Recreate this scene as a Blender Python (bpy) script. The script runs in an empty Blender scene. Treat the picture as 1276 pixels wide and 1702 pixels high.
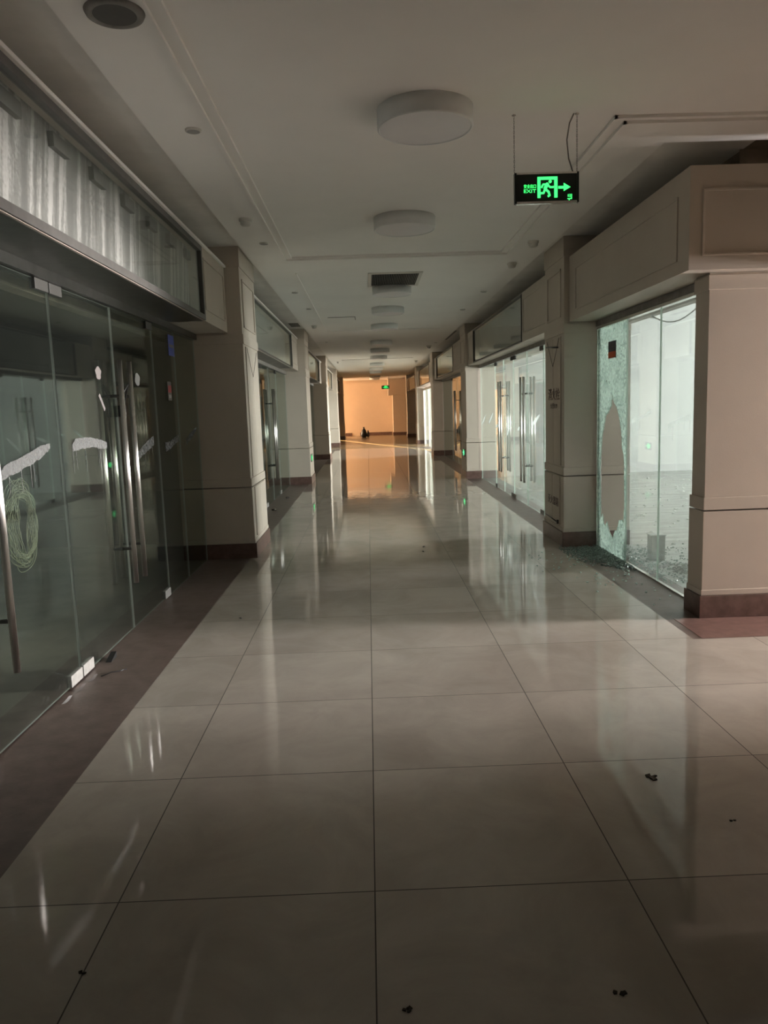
import bpy, bmesh, math, random
from mathutils import Vector, Matrix

# ------------------------------------------------------------------ camera, light, exposure
SC = bpy.context.scene
COL = SC.collection
SC.view_settings.view_transform = 'Standard'
SC.view_settings.look = 'None'
SC.view_settings.gamma = 1.0
SC.view_settings.use_curve_mapping = False
SC.view_settings.exposure = 0.76
try:
    SC.cycles.transparent_max_bounces = 24
    SC.cycles.max_bounces = 10
    SC.cycles.diffuse_bounces = 6
    SC.cycles.glossy_bounces = 6
    SC.cycles.caustics_reflective = True
    SC.cycles.caustics_refractive = False
    SC.cycles.blur_glossy = 0.6
    SC.cycles.sample_clamp_indirect = 4.0
except Exception:
    pass

PITCH, YAW, ROLL = -0.1358, 0.0165, -0.0338
cam = bpy.data.cameras.new('camera')
cam.sensor_fit = 'VERTICAL'
cam.sensor_height = 24.0
cam.lens = 24.0 * 1261.5 / 1702.0
cam.clip_start = 0.05
cam.clip_end = 200
co = bpy.data.objects.new('camera', cam)
COL.objects.link(co)
F = Vector((math.sin(YAW) * math.cos(PITCH), math.cos(YAW) * math.cos(PITCH), math.sin(PITCH)))
r0 = Vector((math.cos(YAW), -math.sin(YAW), 0))
u0 = r0.cross(F)
rr = math.cos(ROLL) * r0 + math.sin(ROLL) * u0
uu = -math.sin(ROLL) * r0 + math.cos(ROLL) * u0
M = Matrix((rr, uu, -F)).transposed().to_4x4()
M.translation = Vector((0.0323, 0, 1.5))
co.matrix_world = M
SC.camera = co

world = bpy.data.worlds.new('world')
world.use_nodes = True
world.node_tree.nodes['Background'].inputs[0].default_value = (0.35, 0.45, 0.6, 1)
world.node_tree.nodes['Background'].inputs[1].default_value = 0.6
SC.world = world


def area(name, loc, look, sx, sy, power, color):
    l = bpy.data.lights.new(name, 'AREA')
    l.shape = 'RECTANGLE'
    l.size, l.size_y = sx, sy
    l.energy = power
    l.color = color
    o = bpy.data.objects.new(name, l)
    COL.objects.link(o)
    o.location = loc
    o.rotation_euler = Vector(look).to_track_quat('-Z', 'Z').to_euler()
    return o


# daylight at the window ending the side corridor on the right
area('daylight_side_corridor', (12.9, 4.0, 1.5), (-1, 0, 0.0), 0.9, 2.8, 5000, (1.0, 0.92, 0.90))
# daylight in the bright empty shop behind the broken glass
area('daylight_bright_shop', (11.9, 10.4, 1.75), (-1, 0, 0.0), 9.0, 2.0, 3350, (1.0, 0.975, 0.955))
# daylight in the fourth shop on the right
area('daylight_far_shop', (8.9, 27.4, 1.75), (-1, 0, 0.0), 6.0, 2.2, 3900, (1.0, 0.95, 0.92))
# pinkish fill lamp added in the dark-doorway shop to brighten a left column
area('fill_third_shop', (7.9, 18.4, 1.75), (-1, 0, 0.0), 2.6, 2.0, 140, (1.0, 0.80, 0.70))
# warm evening daylight at the far end
area('daylight_far_hall', (-7.9, 41.5, 1.6), (1, 0, 0.0), 3.2, 2.6, 700, (1.0, 0.69, 0.43))
sun = bpy.data.lights.new('sun', 'SUN')
sun.energy = 70.0
sun.angle = 0.004
sun.color = (1.0, 0.70, 0.30)
so = bpy.data.objects.new('sun', sun)
COL.objects.link(so)
so.rotation_euler = Vector((0.30, -0.95, -0.115)).to_track_quat('-Z', 'Z').to_euler()

random.seed(7)

# ------------------------------------------------------------------ materials


def nodemat(name):
    m = bpy.data.materials.new(name)
    m.use_nodes = True
    nt = m.node_tree
    nt.nodes.clear()
    out = nt.nodes.new('ShaderNodeOutputMaterial')
    return m, nt, out


def N(nt, typ, **kw):
    n = nt.nodes.new(typ)
    for k, v in kw.items():
        if k.startswith('i_'):
            key = k[2:]
            key = int(key) if key.isdigit() else key.replace('_', ' ')
            n.inputs[key].default_value = v
        else:
            setattr(n, k, v)
    return n


def c4(c):
    return (c[0], c[1], c[2], 1.0)


def mat(name, col, rough=0.6, metal=0.0, vary=0.08, scale=6.0, bump=0.0, bscale=60.0, col2=None, stretch=None, spec=0.5):
    m, nt, out = nodemat(name)
    p = N(nt, 'ShaderNodeBsdfPrincipled')
    p.inputs['Roughness'].default_value = rough
    p.inputs['Metallic'].default_value = metal
    p.inputs['Specular IOR Level'].default_value = spec
    tc = N(nt, 'ShaderNodeTexCoord')
    mp = N(nt, 'ShaderNodeMapping')
    if stretch:
        mp.inputs['Scale'].default_value = stretch
    nt.links.new(tc.outputs['Object'], mp.inputs[0])
    nz = N(nt, 'ShaderNodeTexNoise', i_Scale=scale, i_Detail=5.0, i_Roughness=0.6)
    nt.links.new(mp.outputs[0], nz.inputs['Vector'])
    rp = N(nt, 'ShaderNodeValToRGB')
    rp.color_ramp.elements[0].position = 0.3
    rp.color_ramp.elements[1].position = 0.7
    a = col2 if col2 else tuple(c * (1 - vary) for c in col)
    b = col if col2 else tuple(min(1, c * (1 + vary)) for c in col)
    rp.color_ramp.elements[0].color = c4(a)
    rp.color_ramp.elements[1].color = c4(b)
    nt.links.new(nz.outputs[0], rp.inputs[0])
    nt.links.new(rp.outputs[0], p.inputs['Base Color'])
    if bump:
        n2 = N(nt, 'ShaderNodeTexNoise', i_Scale=bscale, i_Detail=3.0)
        nt.links.new(mp.outputs[0], n2.inputs['Vector'])
        bp = N(nt, 'ShaderNodeBump', i_Strength=bump, i_Distance=0.01)
        nt.links.new(n2.outputs[0], bp.inputs['Height'])
        nt.links.new(bp.outputs[0], p.inputs['Normal'])
    nt.links.new(p.outputs[0], out.inputs[0])
    return m


def tile_mat(name, ca, cb, grout, rough, s=0.8, ox=0.0, oy=2.2, gw=0.0022):
    m, nt, out = nodemat(name)
    L = nt.links.new
    p = N(nt, 'ShaderNodeBsdfPrincipled')
    tc = N(nt, 'ShaderNodeTexCoord')
    sp = N(nt, 'ShaderNodeSeparateXYZ')
    L(tc.outputs['Object'], sp.inputs[0])

    def line(o, off):
        a = N(nt, 'ShaderNodeMath', operation='SUBTRACT', i_1=off)
        L(o, a.inputs[0])
        b = N(nt, 'ShaderNodeMath', operation='DIVIDE', i_1=s)
        L(a.outputs[0], b.inputs[0])
        fl = N(nt, 'ShaderNodeMath', operation='FLOOR')
        L(b.outputs[0], fl.inputs[0])
        c = N(nt, 'ShaderNodeMath', operation='PINGPONG', i_1=0.5)
        L(b.outputs[0], c.inputs[0])
        d = N(nt, 'ShaderNodeMath', operation='LESS_THAN', i_1=gw / s)
        L(c.outputs[0], d.inputs[0])
        return d.outputs[0], fl.outputs[0]
    lx, fx = line(sp.outputs[0], ox)
    ly, fy = line(sp.outputs[1], oy)
    mx = N(nt, 'ShaderNodeMath', operation='MAXIMUM')
    L(lx, mx.inputs[0])
    L(ly, mx.inputs[1])
    cmb = N(nt, 'ShaderNodeCombineXYZ')
    L(fx, cmb.inputs[0])
    L(fy, cmb.inputs[1])
    wn = N(nt, 'ShaderNodeTexWhiteNoise')
    L(cmb.outputs[0], wn.inputs[0])
    sc = N(nt, 'ShaderNodeVectorMath', operation='SCALE', i_Scale=7.3)
    L(cmb.outputs[0], sc.inputs[0])
    ad = N(nt, 'ShaderNodeVectorMath', operation='ADD')
    L(sc.outputs[0], ad.inputs[0])
    L(tc.outputs['Object'], ad.inputs[1])
    nz = N(nt, 'ShaderNodeTexNoise', i_Scale=2.6, i_Detail=8.0, i_Roughness=0.65, i_Distortion=0.6)
    L(ad.outputs[0], nz.inputs['Vector'])
    mm = N(nt, 'ShaderNodeMath', operation='MULTIPLY_ADD', i_1=0.18, i_2=-0.09)
    L(wn.outputs[0], mm.inputs[0])
    am = N(nt, 'ShaderNodeMath', operation='ADD')
    L(nz.outputs[0], am.inputs[0])
    L(mm.outputs[0], am.inputs[1])
    rp = N(nt, 'ShaderNodeValToRGB')
    rp.color_ramp.elements[0].position = 0.32
    rp.color_ramp.elements[1].position = 0.68
    rp.color_ramp.elements[0].color = c4(ca)
    rp.color_ramp.elements[1].color = c4(cb)
    L(am.outputs[0], rp.inputs[0])
    mix = N(nt, 'ShaderNodeMix', data_type='RGBA')
    L(mx.outputs[0], mix.inputs['Factor'])
    L(rp.outputs[0], mix.inputs['A'])
    mix.inputs['B'].default_value = c4(grout)
    L(mix.outputs['Result'], p.inputs['Base Color'])
    # slight smudges in the polish
    n2 = N(nt, 'ShaderNodeTexNoise', i_Scale=1.3, i_Detail=4.0)
    L(tc.outputs['Object'], n2.inputs['Vector'])
    mr = N(nt, 'ShaderNodeMapRange', i_1=0.3, i_2=0.75, i_3=rough * 0.7, i_4=rough * 1.6)
    L(n2.outputs[0], mr.inputs[0])
    rm = N(nt, 'ShaderNodeMath', operation='MAXIMUM')
    L(mr.outputs[0], rm.inputs[0])
    gm = N(nt, 'ShaderNodeMath', operation='MULTIPLY', i_1=0.6)
    L(mx.outputs[0], gm.inputs[0])
    L(gm.outputs[0], rm.inputs[1])
    L(rm.outputs[0], p.inputs['Roughness'])
    p.inputs['IOR'].default_value = 1.55
    n3 = N(nt, 'ShaderNodeTexNoise', i_Scale=5.0, i_Detail=2.0)
    L(tc.outputs['Object'], n3.inputs['Vector'])
    bp = N(nt, 'ShaderNodeBump', i_Strength=0.10, i_Distance=0.004)
    L(n3.outputs[0], bp.inputs['Height'])
    L(bp.outputs[0], p.inputs['Normal'])
    L(p.outputs[0], out.inputs[0])
    return m


def glass_mat(name, tint, dust=0.03, dcol=(0.7, 0.75, 0.72), ior=1.52, dscale=1.2, gcol=(0.9, 0.95, 0.92)):
    m, nt, out = nodemat(name)
    L = nt.links.new
    geo = N(nt, 'ShaderNodeNewGeometry')
    im = N(nt, 'ShaderNodeMix', data_type='FLOAT', i_2=ior, i_3=1.0 / ior)
    L(geo.outputs['Backfacing'], im.inputs[0])
    fr = N(nt, 'ShaderNodeFresnel')
    L(im.outputs[0], fr.inputs[0])
    tr = N(nt, 'ShaderNodeBsdfTransparent')
    tr.inputs[0].default_value = c4(tint)
    gl = N(nt, 'ShaderNodeBsdfGlossy', i_Roughness=0.012)
    gl.inputs[0].default_value = c4(gcol)
    m1 = N(nt, 'ShaderNodeMixShader')
    L(fr.outputs[0], m1.inputs[0])
    L(tr.outputs[0], m1.inputs[1])
    L(gl.outputs[0], m1.inputs[2])
    df = N(nt, 'ShaderNodeBsdfDiffuse')
    df.inputs[0].default_value = c4(dcol)
    tl = N(nt, 'ShaderNodeBsdfTranslucent')
    tl.inputs[0].default_value = c4(dcol)
    md = N(nt, 'ShaderNodeMixShader', i_0=0.5)
    L(df.outputs[0], md.inputs[1])
    L(tl.outputs[0], md.inputs[2])
    tc = N(nt, 'ShaderNodeTexCoord')
    mp = N(nt, 'ShaderNodeMapping')
    mp.inputs['Scale'].default_value = (1, 1, 0.35)
    L(tc.outputs['Object'], mp.inputs[0])
    nz = N(nt, 'ShaderNodeTexNoise', i_Scale=dscale, i_Detail=7.0, i_Roughness=0.7)
    L(mp.outputs[0], nz.inputs['Vector'])
    mr = N(nt, 'ShaderNodeMapRange', i_1=0.3, i_2=0.8, i_3=dust * 0.4, i_4=dust * 2.0)
    L(nz.outputs[0], mr.inputs[0])
    m2 = N(nt, 'ShaderNodeMixShader')
    L(mr.outputs[0], m2.inputs[0])
    L(m1.outputs[0], m2.inputs[1])
    L(md.outputs[0], m2.inputs[2])
    L(m2.outputs[0], out.inputs[0])
    return m


def crackle_mat(name):
    m, nt, out = nodemat(name)
    L = nt.links.new
    tc = N(nt, 'ShaderNodeTexCoord')
    vo = N(nt, 'ShaderNodeTexVoronoi', feature='DISTANCE_TO_EDGE', i_Scale=48.0)
    L(tc.outputs['Object'], vo.inputs['Vector'])
    vc = N(nt, 'ShaderNodeTexVoronoi', i_Scale=48.0)
    L(tc.outputs['Object'], vc.inputs['Vector'])
    nz = N(nt, 'ShaderNodeTexNoise', i_Scale=5.0, i_Detail=4.0)
    L(tc.outputs['Object'], nz.inputs['Vector'])
    sp = N(nt, 'ShaderNodeSeparateColor')
    L(vc.outputs['Color'], sp.inputs[0])
    # bright crazing lines and cells that scatter more or less
    lt = N(nt, 'ShaderNodeMapRange', i_1=0.0, i_2=0.10, i_3=1.0, i_4=0.0)
    L(vo.outputs['Distance'], lt.inputs[0])
    ad = N(nt, 'ShaderNodeMapRange', i_1=0.0, i_2=1.0, i_3=0.55, i_4=0.97)
    L(sp.outputs[0], ad.inputs[0])
    cc = N(nt, 'ShaderNodeValToRGB')
    cc.color_ramp.elements[0].position = 0.15
    cc.color_ramp.elements[0].color = (0.20, 0.26, 0.23, 1)
    cc.color_ramp.elements[1].position = 0.95
    cc.color_ramp.elements[1].color = (0.62, 0.72, 0.66, 1)
    am = N(nt, 'ShaderNodeMath', operation='MULTIPLY_ADD', i_1=0.75)
    L(sp.outputs[1], am.inputs[0])
    nm = N(nt, 'ShaderNodeMath', operation='MULTIPLY_ADD', i_1=0.9, i_2=-0.33)
    L(nz.outputs[0], nm.inputs[0])
    L(nm.outputs[0], am.inputs[2])
    ml = N(nt, 'ShaderNodeMath', operation='MULTIPLY_ADD', i_1=0.35)
    L(lt.outputs[0], ml.inputs[0])
    L(am.outputs[0], ml.inputs[2])
    L(ml.outputs[0], cc.inputs[0])
    tr = N(nt, 'ShaderNodeBsdfTransparent')
    tr.inputs[0].default_value = (0.80, 0.90, 0.85, 1)
    df = N(nt, 'ShaderNodeBsdfDiffuse')
    L(cc.outputs[0], df.inputs[0])
    tl = N(nt, 'ShaderNodeBsdfTranslucent')
    L(cc.outputs[0], tl.inputs[0])
    md = N(nt, 'ShaderNodeMixShader', i_0=0.65)
    L(df.outputs[0], md.inputs[1])
    L(tl.outputs[0], md.inputs[2])
    gl = N(nt, 'ShaderNodeBsdfGlossy', i_Roughness=0.15)
    mg = N(nt, 'ShaderNodeMixShader', i_0=0.12)
    L(md.outputs[0], mg.inputs[1])
    L(gl.outputs[0], mg.inputs[2])
    mx = N(nt, 'ShaderNodeMixShader')
    L(ad.outputs[0], mx.inputs[0])
    L(tr.outputs[0], mx.inputs[1])
    L(mg.outputs[0], mx.inputs[2])
    L(mx.outputs[0], out.inputs[0])
    return m


def emit_mat(name, col, s):
    m, nt, out = nodemat(name)
    e = N(nt, 'ShaderNodeEmission')
    e.inputs[0].default_value = c4(col)
    e.inputs[1].default_value = s
    nt.links.new(e.outputs[0], out.inputs[0])
    return m


def streak_mat(name):
    """old notched adhesive in diagonal streaks on a grey board"""
    m, nt, out = nodemat(name)
    L = nt.links.new
    p = N(nt, 'ShaderNodeBsdfPrincipled', i_Roughness=0.8)
    tc = N(nt, 'ShaderNodeTexCoord')
    sp = N(nt, 'ShaderNodeSeparateXYZ')
    L(tc.outputs['Object'], sp.inputs[0])
    nz = N(nt, 'ShaderNodeTexNoise', i_Scale=3.0, i_Detail=5.0)
    L(tc.outputs['Object'], nz.inputs['Vector'])
    a = N(nt, 'ShaderNodeMath', operation='MULTIPLY', i_1=0.22)
    L(sp.outputs[2], a.inputs[0])
    b = N(nt, 'ShaderNodeMath', operation='SUBTRACT')
    L(sp.outputs[1], b.inputs[0])
    L(a.outputs[0], b.inputs[1])
    c = N(nt, 'ShaderNodeMath', operation='MULTIPLY_ADD', i_1=0.05)
    L(nz.outputs[0], c.inputs[0])
    L(b.outputs[0], c.inputs[2])
    cmb = N(nt, 'ShaderNodeCombineXYZ')
    L(c.outputs[0], cmb.inputs[0])
    zz = N(nt, 'ShaderNodeMath', operation='MULTIPLY', i_1=0.05)
    L(sp.outputs[2], zz.inputs[0])
    L(zz.outputs[0], cmb.inputs[1])
    n2 = N(nt, 'ShaderNodeTexNoise', i_Scale=11.0, i_Detail=4.0, i_Roughness=0.55)
    L(cmb.outputs[0], n2.inputs['Vector'])
    n3 = N(nt, 'ShaderNodeTexNoise', i_Scale=60.0, i_Detail=3.0)
    L(tc.outputs['Object'], n3.inputs['Vector'])
    ad = N(nt, 'ShaderNodeMath', operation='MULTIPLY_ADD', i_1=0.2)
    L(n3.outputs[0], ad.inputs[0])
    L(n2.outputs[0], ad.inputs[2])
    rp = N(nt, 'ShaderNodeValToRGB')
    e = rp.color_ramp.elements
    e[0].position = 0.53
    e[0].color = (0.13, 0.127, 0.118, 1)
    e[1].position = 0.70
    e[1].color = (0.40, 0.385, 0.365, 1)
    k = rp.color_ramp.elements.new(0.61)
    k.color = (0.19, 0.185, 0.172, 1)
    L(ad.outputs[0], rp.inputs[0])
    L(rp.outputs[0], p.inputs['Base Color'])
    L(p.outputs[0], out.inputs[0])
    return m


PAINT = mat('beige_paint', (0.50, 0.44, 0.37), 0.55, vary=0.04, scale=2.5, bump=0.05, bscale=140)
CEILP = mat('ceiling_paint', (0.88, 0.855, 0.815), 0.75, vary=0.03, scale=1.2)
COVE = mat('cove_paint', (0.78, 0.755, 0.71), 0.8, vary=0.10, scale=2.0)
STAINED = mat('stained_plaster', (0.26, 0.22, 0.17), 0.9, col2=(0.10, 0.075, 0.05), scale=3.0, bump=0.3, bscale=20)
PLINTH = mat('brown_marble', (0.16, 0.095, 0.08), 0.35, col2=(0.085, 0.05, 0.04), scale=14)
BORDER = mat('brown_granite', (0.165, 0.125, 0.108), 0.38, col2=(0.10, 0.072, 0.060), scale=9, bump=0.05, bscale=60)
REDGRAN = mat('red_granite', (0.24, 0.145, 0.125), 0.30, col2=(0.13, 0.075, 0.065), scale=12)
FLOOR = tile_mat('polished_tile', (0.38, 0.345, 0.30), (0.48, 0.44, 0.385), (0.05, 0.042, 0.035), 0.045)
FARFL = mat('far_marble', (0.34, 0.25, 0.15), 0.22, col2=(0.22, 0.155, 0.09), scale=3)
SHOPFL = mat('dusty_shop_floor', (0.50, 0.52, 0.49), 0.55, col2=(0.27, 0.28, 0.26), scale=3.5, bump=0.2, bscale=20, stretch=(0.45, 2.2, 1))
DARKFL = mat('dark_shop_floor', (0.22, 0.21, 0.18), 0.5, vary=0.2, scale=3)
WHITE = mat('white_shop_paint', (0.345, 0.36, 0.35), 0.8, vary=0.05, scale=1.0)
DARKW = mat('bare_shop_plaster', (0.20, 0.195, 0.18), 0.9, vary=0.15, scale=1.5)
ENDW = mat('end_wall_paint', (0.60, 0.48, 0.36), 0.6, vary=0.03, scale=2)
STEEL = mat('brushed_steel', (0.78, 0.76, 0.72), 0.24, 1.0, vary=0.05, scale=40, stretch=(1, 1, 0.1))
TUBE = mat('turned_steel_tube', (0.86, 0.84, 0.80), 0.34, 1.0, vary=0.03, scale=40, stretch=(1, 1, 0.1))
_p = [n_ for n_ in TUBE.node_tree.nodes if n_.type == 'BSDF_PRINCIPLED'][0]
_p.inputs['Anisotropic'].default_value = 0.92
_t = TUBE.node_tree.nodes.new('ShaderNodeTangent')
_t.direction_type = 'RADIAL'; _t.axis = 'Z'
TUBE.node_tree.links.new(_t.outputs[0], _p.inputs['Tangent'])
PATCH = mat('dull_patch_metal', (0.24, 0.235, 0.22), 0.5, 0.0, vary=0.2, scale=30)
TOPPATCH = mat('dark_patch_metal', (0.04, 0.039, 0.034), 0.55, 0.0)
DSTEEL = mat('dark_steel', (0.16, 0.155, 0.145), 0.32, 1.0, vary=0.15, scale=10)
DUSTY = mat('dusty_aluminium', (0.22, 0.205, 0.185), 0.6, 0.2, vary=0.25, scale=9)
BLACK = mat('black_plastic', (0.012, 0.012, 0.012), 0.35)
GREYP = mat('grey_plastic', (0.34, 0.335, 0.33), 0.5, vary=0.03)
LAMPW = mat('lamp_diffuser', (0.72, 0.71, 0.72), 0.4, vary=0.02)
LAMPR = mat('lamp_rim', (0.78, 0.79, 0.78), 0.35, vary=0.04)
WHITEP = mat('white_plastic', (0.62, 0.60, 0.55), 0.45, vary=0.02)
GRILLE = mat('dark_grille', (0.075, 0.07, 0.06), 0.7)
VOIDB = mat('duct_black', (0.01, 0.01, 0.008), 0.9)
STREAK = streak_mat('streaked_adhesive')
GREYBOARD = mat('grey_board', (0.36, 0.37, 0.35), 0.55, col2=(0.28, 0.285, 0.27), scale=2.5)
PINKBOARD = mat('pinkish_board', (0.46, 0.38, 0.34), 0.5, col2=(0.34, 0.28, 0.25), scale=2.5)
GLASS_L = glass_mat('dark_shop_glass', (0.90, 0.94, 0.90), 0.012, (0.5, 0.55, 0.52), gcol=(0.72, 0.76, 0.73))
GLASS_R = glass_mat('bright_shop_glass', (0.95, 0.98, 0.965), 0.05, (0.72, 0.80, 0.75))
GLASS_S = glass_mat('sign_glass', (0.96, 0.97, 0.965), 0.006, ior=1.22)
CRACK = crackle_mat('crazed_glass')
EDGE = mat('lit_glass_edge', (0.66, 0.82, 0.73), 0.25, vary=0.05)  # pale colour stands for light carried through the glass to its edge
EDGED = mat('lit_glass_edge_dim', (0.50, 0.55, 0.52), 0.25, vary=0.05)  # same edge light put into the colour, dimmer for the dark shops
SHARD = mat('glass_crumbs', (0.62, 0.80, 0.72), 0.12, vary=0.3, scale=80)
GREEN = emit_mat('sign_green_light', (0.045, 1.0, 0.15), 1.25)
GREENL = emit_mat('low_sign_light', (0.10, 1.0, 0.30), 1.3)
REDTXT = mat('dark_red_letters', (0.06, 0.016, 0.010), 0.5)
SFRAME = mat('sign_frame_metal', (0.11, 0.105, 0.097), 0.5, 0.4, vary=0.12, scale=12)
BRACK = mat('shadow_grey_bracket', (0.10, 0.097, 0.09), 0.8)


def veil_mat(name, col, alpha, trans=0.5, nscale=40.0):
    m, nt, out = nodemat(name)
    L = nt.links.new
    tr = N(nt, 'ShaderNodeBsdfTransparent')
    df = N(nt, 'ShaderNodeBsdfDiffuse'); df.inputs[0].default_value = c4(col)
    tl = N(nt, 'ShaderNodeBsdfTranslucent'); tl.inputs[0].default_value = c4(col)
    md = N(nt, 'ShaderNodeMixShader', i_0=trans)
    L(df.outputs[0], md.inputs[1]); L(tl.outputs[0], md.inputs[2])
    tc = N(nt, 'ShaderNodeTexCoord')
    nz = N(nt, 'ShaderNodeTexNoise', i_Scale=nscale, i_Detail=4.0)
    L(tc.outputs['Object'], nz.inputs['Vector'])
    mr = N(nt, 'ShaderNodeMapRange', i_1=0.3, i_2=0.7, i_3=alpha * 0.7, i_4=min(1.0, alpha * 1.25))
    L(nz.outputs[0], mr.inputs[0])
    mx = N(nt, 'ShaderNodeMixShader')
    L(mr.outputs[0], mx.inputs[0]); L(tr.outputs[0], mx.inputs[1]); L(md.outputs[0], mx.inputs[2])
    L(mx.outputs[0], out.inputs[0])
    return m


DARKLINE = mat('dark_groove', (0.05, 0.04, 0.03), 0.8)
GLUE = veil_mat('dried_glue', (0.22, 0.225, 0.22), 0.62, 0.2)
PALE = mat('pale_debris', (0.60, 0.62, 0.60), 0.8, vary=0.2)
GLUEW = veil_mat('white_glue', (0.70, 0.74, 0.72), 0.6, 0.75)
PAPER = mat('paper_white', (0.15, 0.132, 0.125), 0.7, vary=0.05, scale=20)
REDP = mat('red_ink', (0.42, 0.05, 0.04), 0.6)
BLUEP = mat('blue_ink', (0.03, 0.05, 0.28), 0.5)
ORANGEP = mat('orange_ink', (0.62, 0.14, 0.05), 0.6)
GREYINK = mat('grey_ink', (0.09, 0.09, 0.11), 0.6)
WIRE = mat('yellow_green_wire', (0.10, 0.105, 0.06), 0.5, vary=0.2)
DIRT = mat('dirt', (0.04, 0.03, 0.02), 0.9)
CONC = mat('concrete_grey', (0.30, 0.31, 0.30), 0.85, vary=0.15, scale=20)

# ------------------------------------------------------------------ builders


class MB:
    def __init__(self):
        self.v, self.f, self.m, self.s = [], [], [], []

    def face(self, pts, mi=0, smooth=False):
        b = len(self.v)
        self.v += [tuple(p) for p in pts]
        self.f.append(tuple(range(b, b + len(pts))))
        self.m.append(mi)
        self.s.append(smooth)

    def box(self, x0, x1, y0, y1, z0, z1, mi=0, mats=None, rot=None):
        if x0 > x1: x0, x1 = x1, x0
        if y0 > y1: y0, y1 = y1, y0
        if z0 > z1: z0, z1 = z1, z0
        b = len(self.v)
        pts = [(x, y, z) for z in (z0, z1) for x, y in ((x0, y0), (x1, y0), (x1, y1), (x0, y1))]
        if rot:
            c = Vector(((x0 + x1) / 2, (y0 + y1) / 2, (z0 + z1) / 2))
            pts = [tuple(rot @ (Vector(p) - c) + c) for p in pts]
        self.v += pts
        # -z,+z,-y,+x,+y,-x
        fs = [(0, 3, 2, 1), (4, 5, 6, 7), (0, 1, 5, 4), (1, 2, 6, 5), (2, 3, 7, 6), (3, 0, 4, 7)]
        for i, q in enumerate(fs):
            self.f.append(tuple(b + k for k in q))
            self.m.append(mats[i] if mats else mi)
            self.s.append(False)
        return self

    def cyl(self, c, r0, r1, h, axis='z', n=24, mi=0, cap=True):
        ax = {'x': Vector((1, 0, 0)), 'y': Vector((0, 1, 0)), 'z': Vector((0, 0, 1))}[axis] if isinstance(axis, str) else axis.normalized()
        a = ax.orthogonal().normalized()
        bb = ax.cross(a)
        c = Vector(c)
        b = len(self.v)
        for k, (r, hh) in enumerate(((r0, 0), (r1, h))):
            for i in range(n):
                t = 2 * math.pi * i / n
                self.v.append(tuple(c + ax * hh + a * (r * math.cos(t)) + bb * (r * math.sin(t))))
        for i in range(n):
            j = (i + 1) % n
            self.f.append((b + i, b + j, b + n + j, b + n + i))
            self.m.append(mi)
            self.s.append(True)
        if cap:
            self.f.append(tuple(b + i for i in reversed(range(n))))
            self.m.append(mi); self.s.append(False)
            self.f.append(tuple(b + n + i for i in range(n)))
            self.m.append(mi); self.s.append(False)
        return self

    def lathe(self, c, prof, n=32, mi=0):
        b = len(self.v)
        for (r, z) in prof:
            for i in range(n):
                t = 2 * math.pi * i / n
                self.v.append((c[0] + r * math.cos(t), c[1] + r * math.sin(t), c[2] + z))
        for k in range(len(prof) - 1):
            for i in range(n):
                j = (i + 1) % n
                self.f.append((b + k * n + i, b + k * n + j, b + (k + 1) * n + j, b + (k + 1) * n + i))
                self.m.append(mi); self.s.append(True)
        return self

    def tube(self, pts, r, n=8, mi=0):
        pts = [Vector(p) for p in pts]
        b = len(self.v)
        prev = None
        for k, p in enumerate(pts):
            d = (pts[min(k + 1, len(pts) - 1)] - pts[max(k - 1, 0)]).normalized()
            a = d.orthogonal().normalized() if prev is None else (prev - d * prev.dot(d)).normalized()
            prev = a
            bb = d.cross(a)
            for i in range(n):
                t = 2 * math.pi * i / n
                self.v.append(tuple(p + a * (r * math.cos(t)) + bb * (r * math.sin(t))))
        for k in range(len(pts) - 1):
            for i in range(n):
                j = (i + 1) % n
                self.f.append((b + k * n + i, b + k * n + j, b + (k + 1) * n + j, b + (k + 1) * n + i))
                self.m.append(mi); self.s.append(True)
        self.f.append(tuple(b + i for i in reversed(range(n))))
        self.m.append(mi); self.s.append(False)
        e = b + (len(pts) - 1) * n
        self.f.append(tuple(e + i for i in range(n)))
        self.m.append(mi); self.s.append(False)
        return self

    def prism(self, poly, ax, a0, a1, mi=0):
        """poly: 2D points; ax='x': poly in (y,z) extruded x a0..a1; ax='z': poly in (x,y)"""
        def P(p, a):
            return (a, p[0], p[1]) if ax == 'x' else ((p[0], a, p[1]) if ax == 'y' else (p[0], p[1], a))
        b = len(self.v)
        n = len(poly)
        self.v += [P(p, a0) for p in poly] + [P(p, a1) for p in poly]
        self.f.append(tuple(b + i for i in range(n))); self.m.append(mi); self.s.append(False)
        self.f.append(tuple(b + n + i for i in reversed(range(n)))); self.m.append(mi); self.s.append(False)
        for i in range(n):
            j = (i + 1) % n
            self.f.append((b + i, b + n + i, b + n + j, b + j)); self.m.append(mi); self.s.append(False)
        return self


ORG = {}


def obj(name, mb, mats, parent=None, bevel=0.0, recalc=True):
    if not isinstance(mats, (list, tuple)):
        mats = [mats]
    off = Vector((0, 0, 0))
    if parent is not None:
        off = ORG[parent.name]
    me = bpy.data.meshes.new(name)
    me.from_pydata([tuple(Vector(v) - off) for v in mb.v], [], mb.f)
    for m in mats:
        me.materials.append(m)
    for p, mi, s in zip(me.polygons, mb.m, mb.s):
        p.material_index = mi
        p.use_smooth = s
    if recalc:
        bm = bmesh.new(); bm.from_mesh(me)
        bmesh.ops.recalc_face_normals(bm, faces=bm.faces)
        bm.to_mesh(me); bm.free()
    me.update()
    o = bpy.data.objects.new(name, me)
    COL.objects.link(o)
    if parent is not None:
        o.parent = parent
    ORG[o.name] = off
    if bevel:
        md = o.modifiers.new('bevel', 'BEVEL')
        md.width = bevel; md.segments = 2; md.limit_method = 'ANGLE'
    return o


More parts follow.
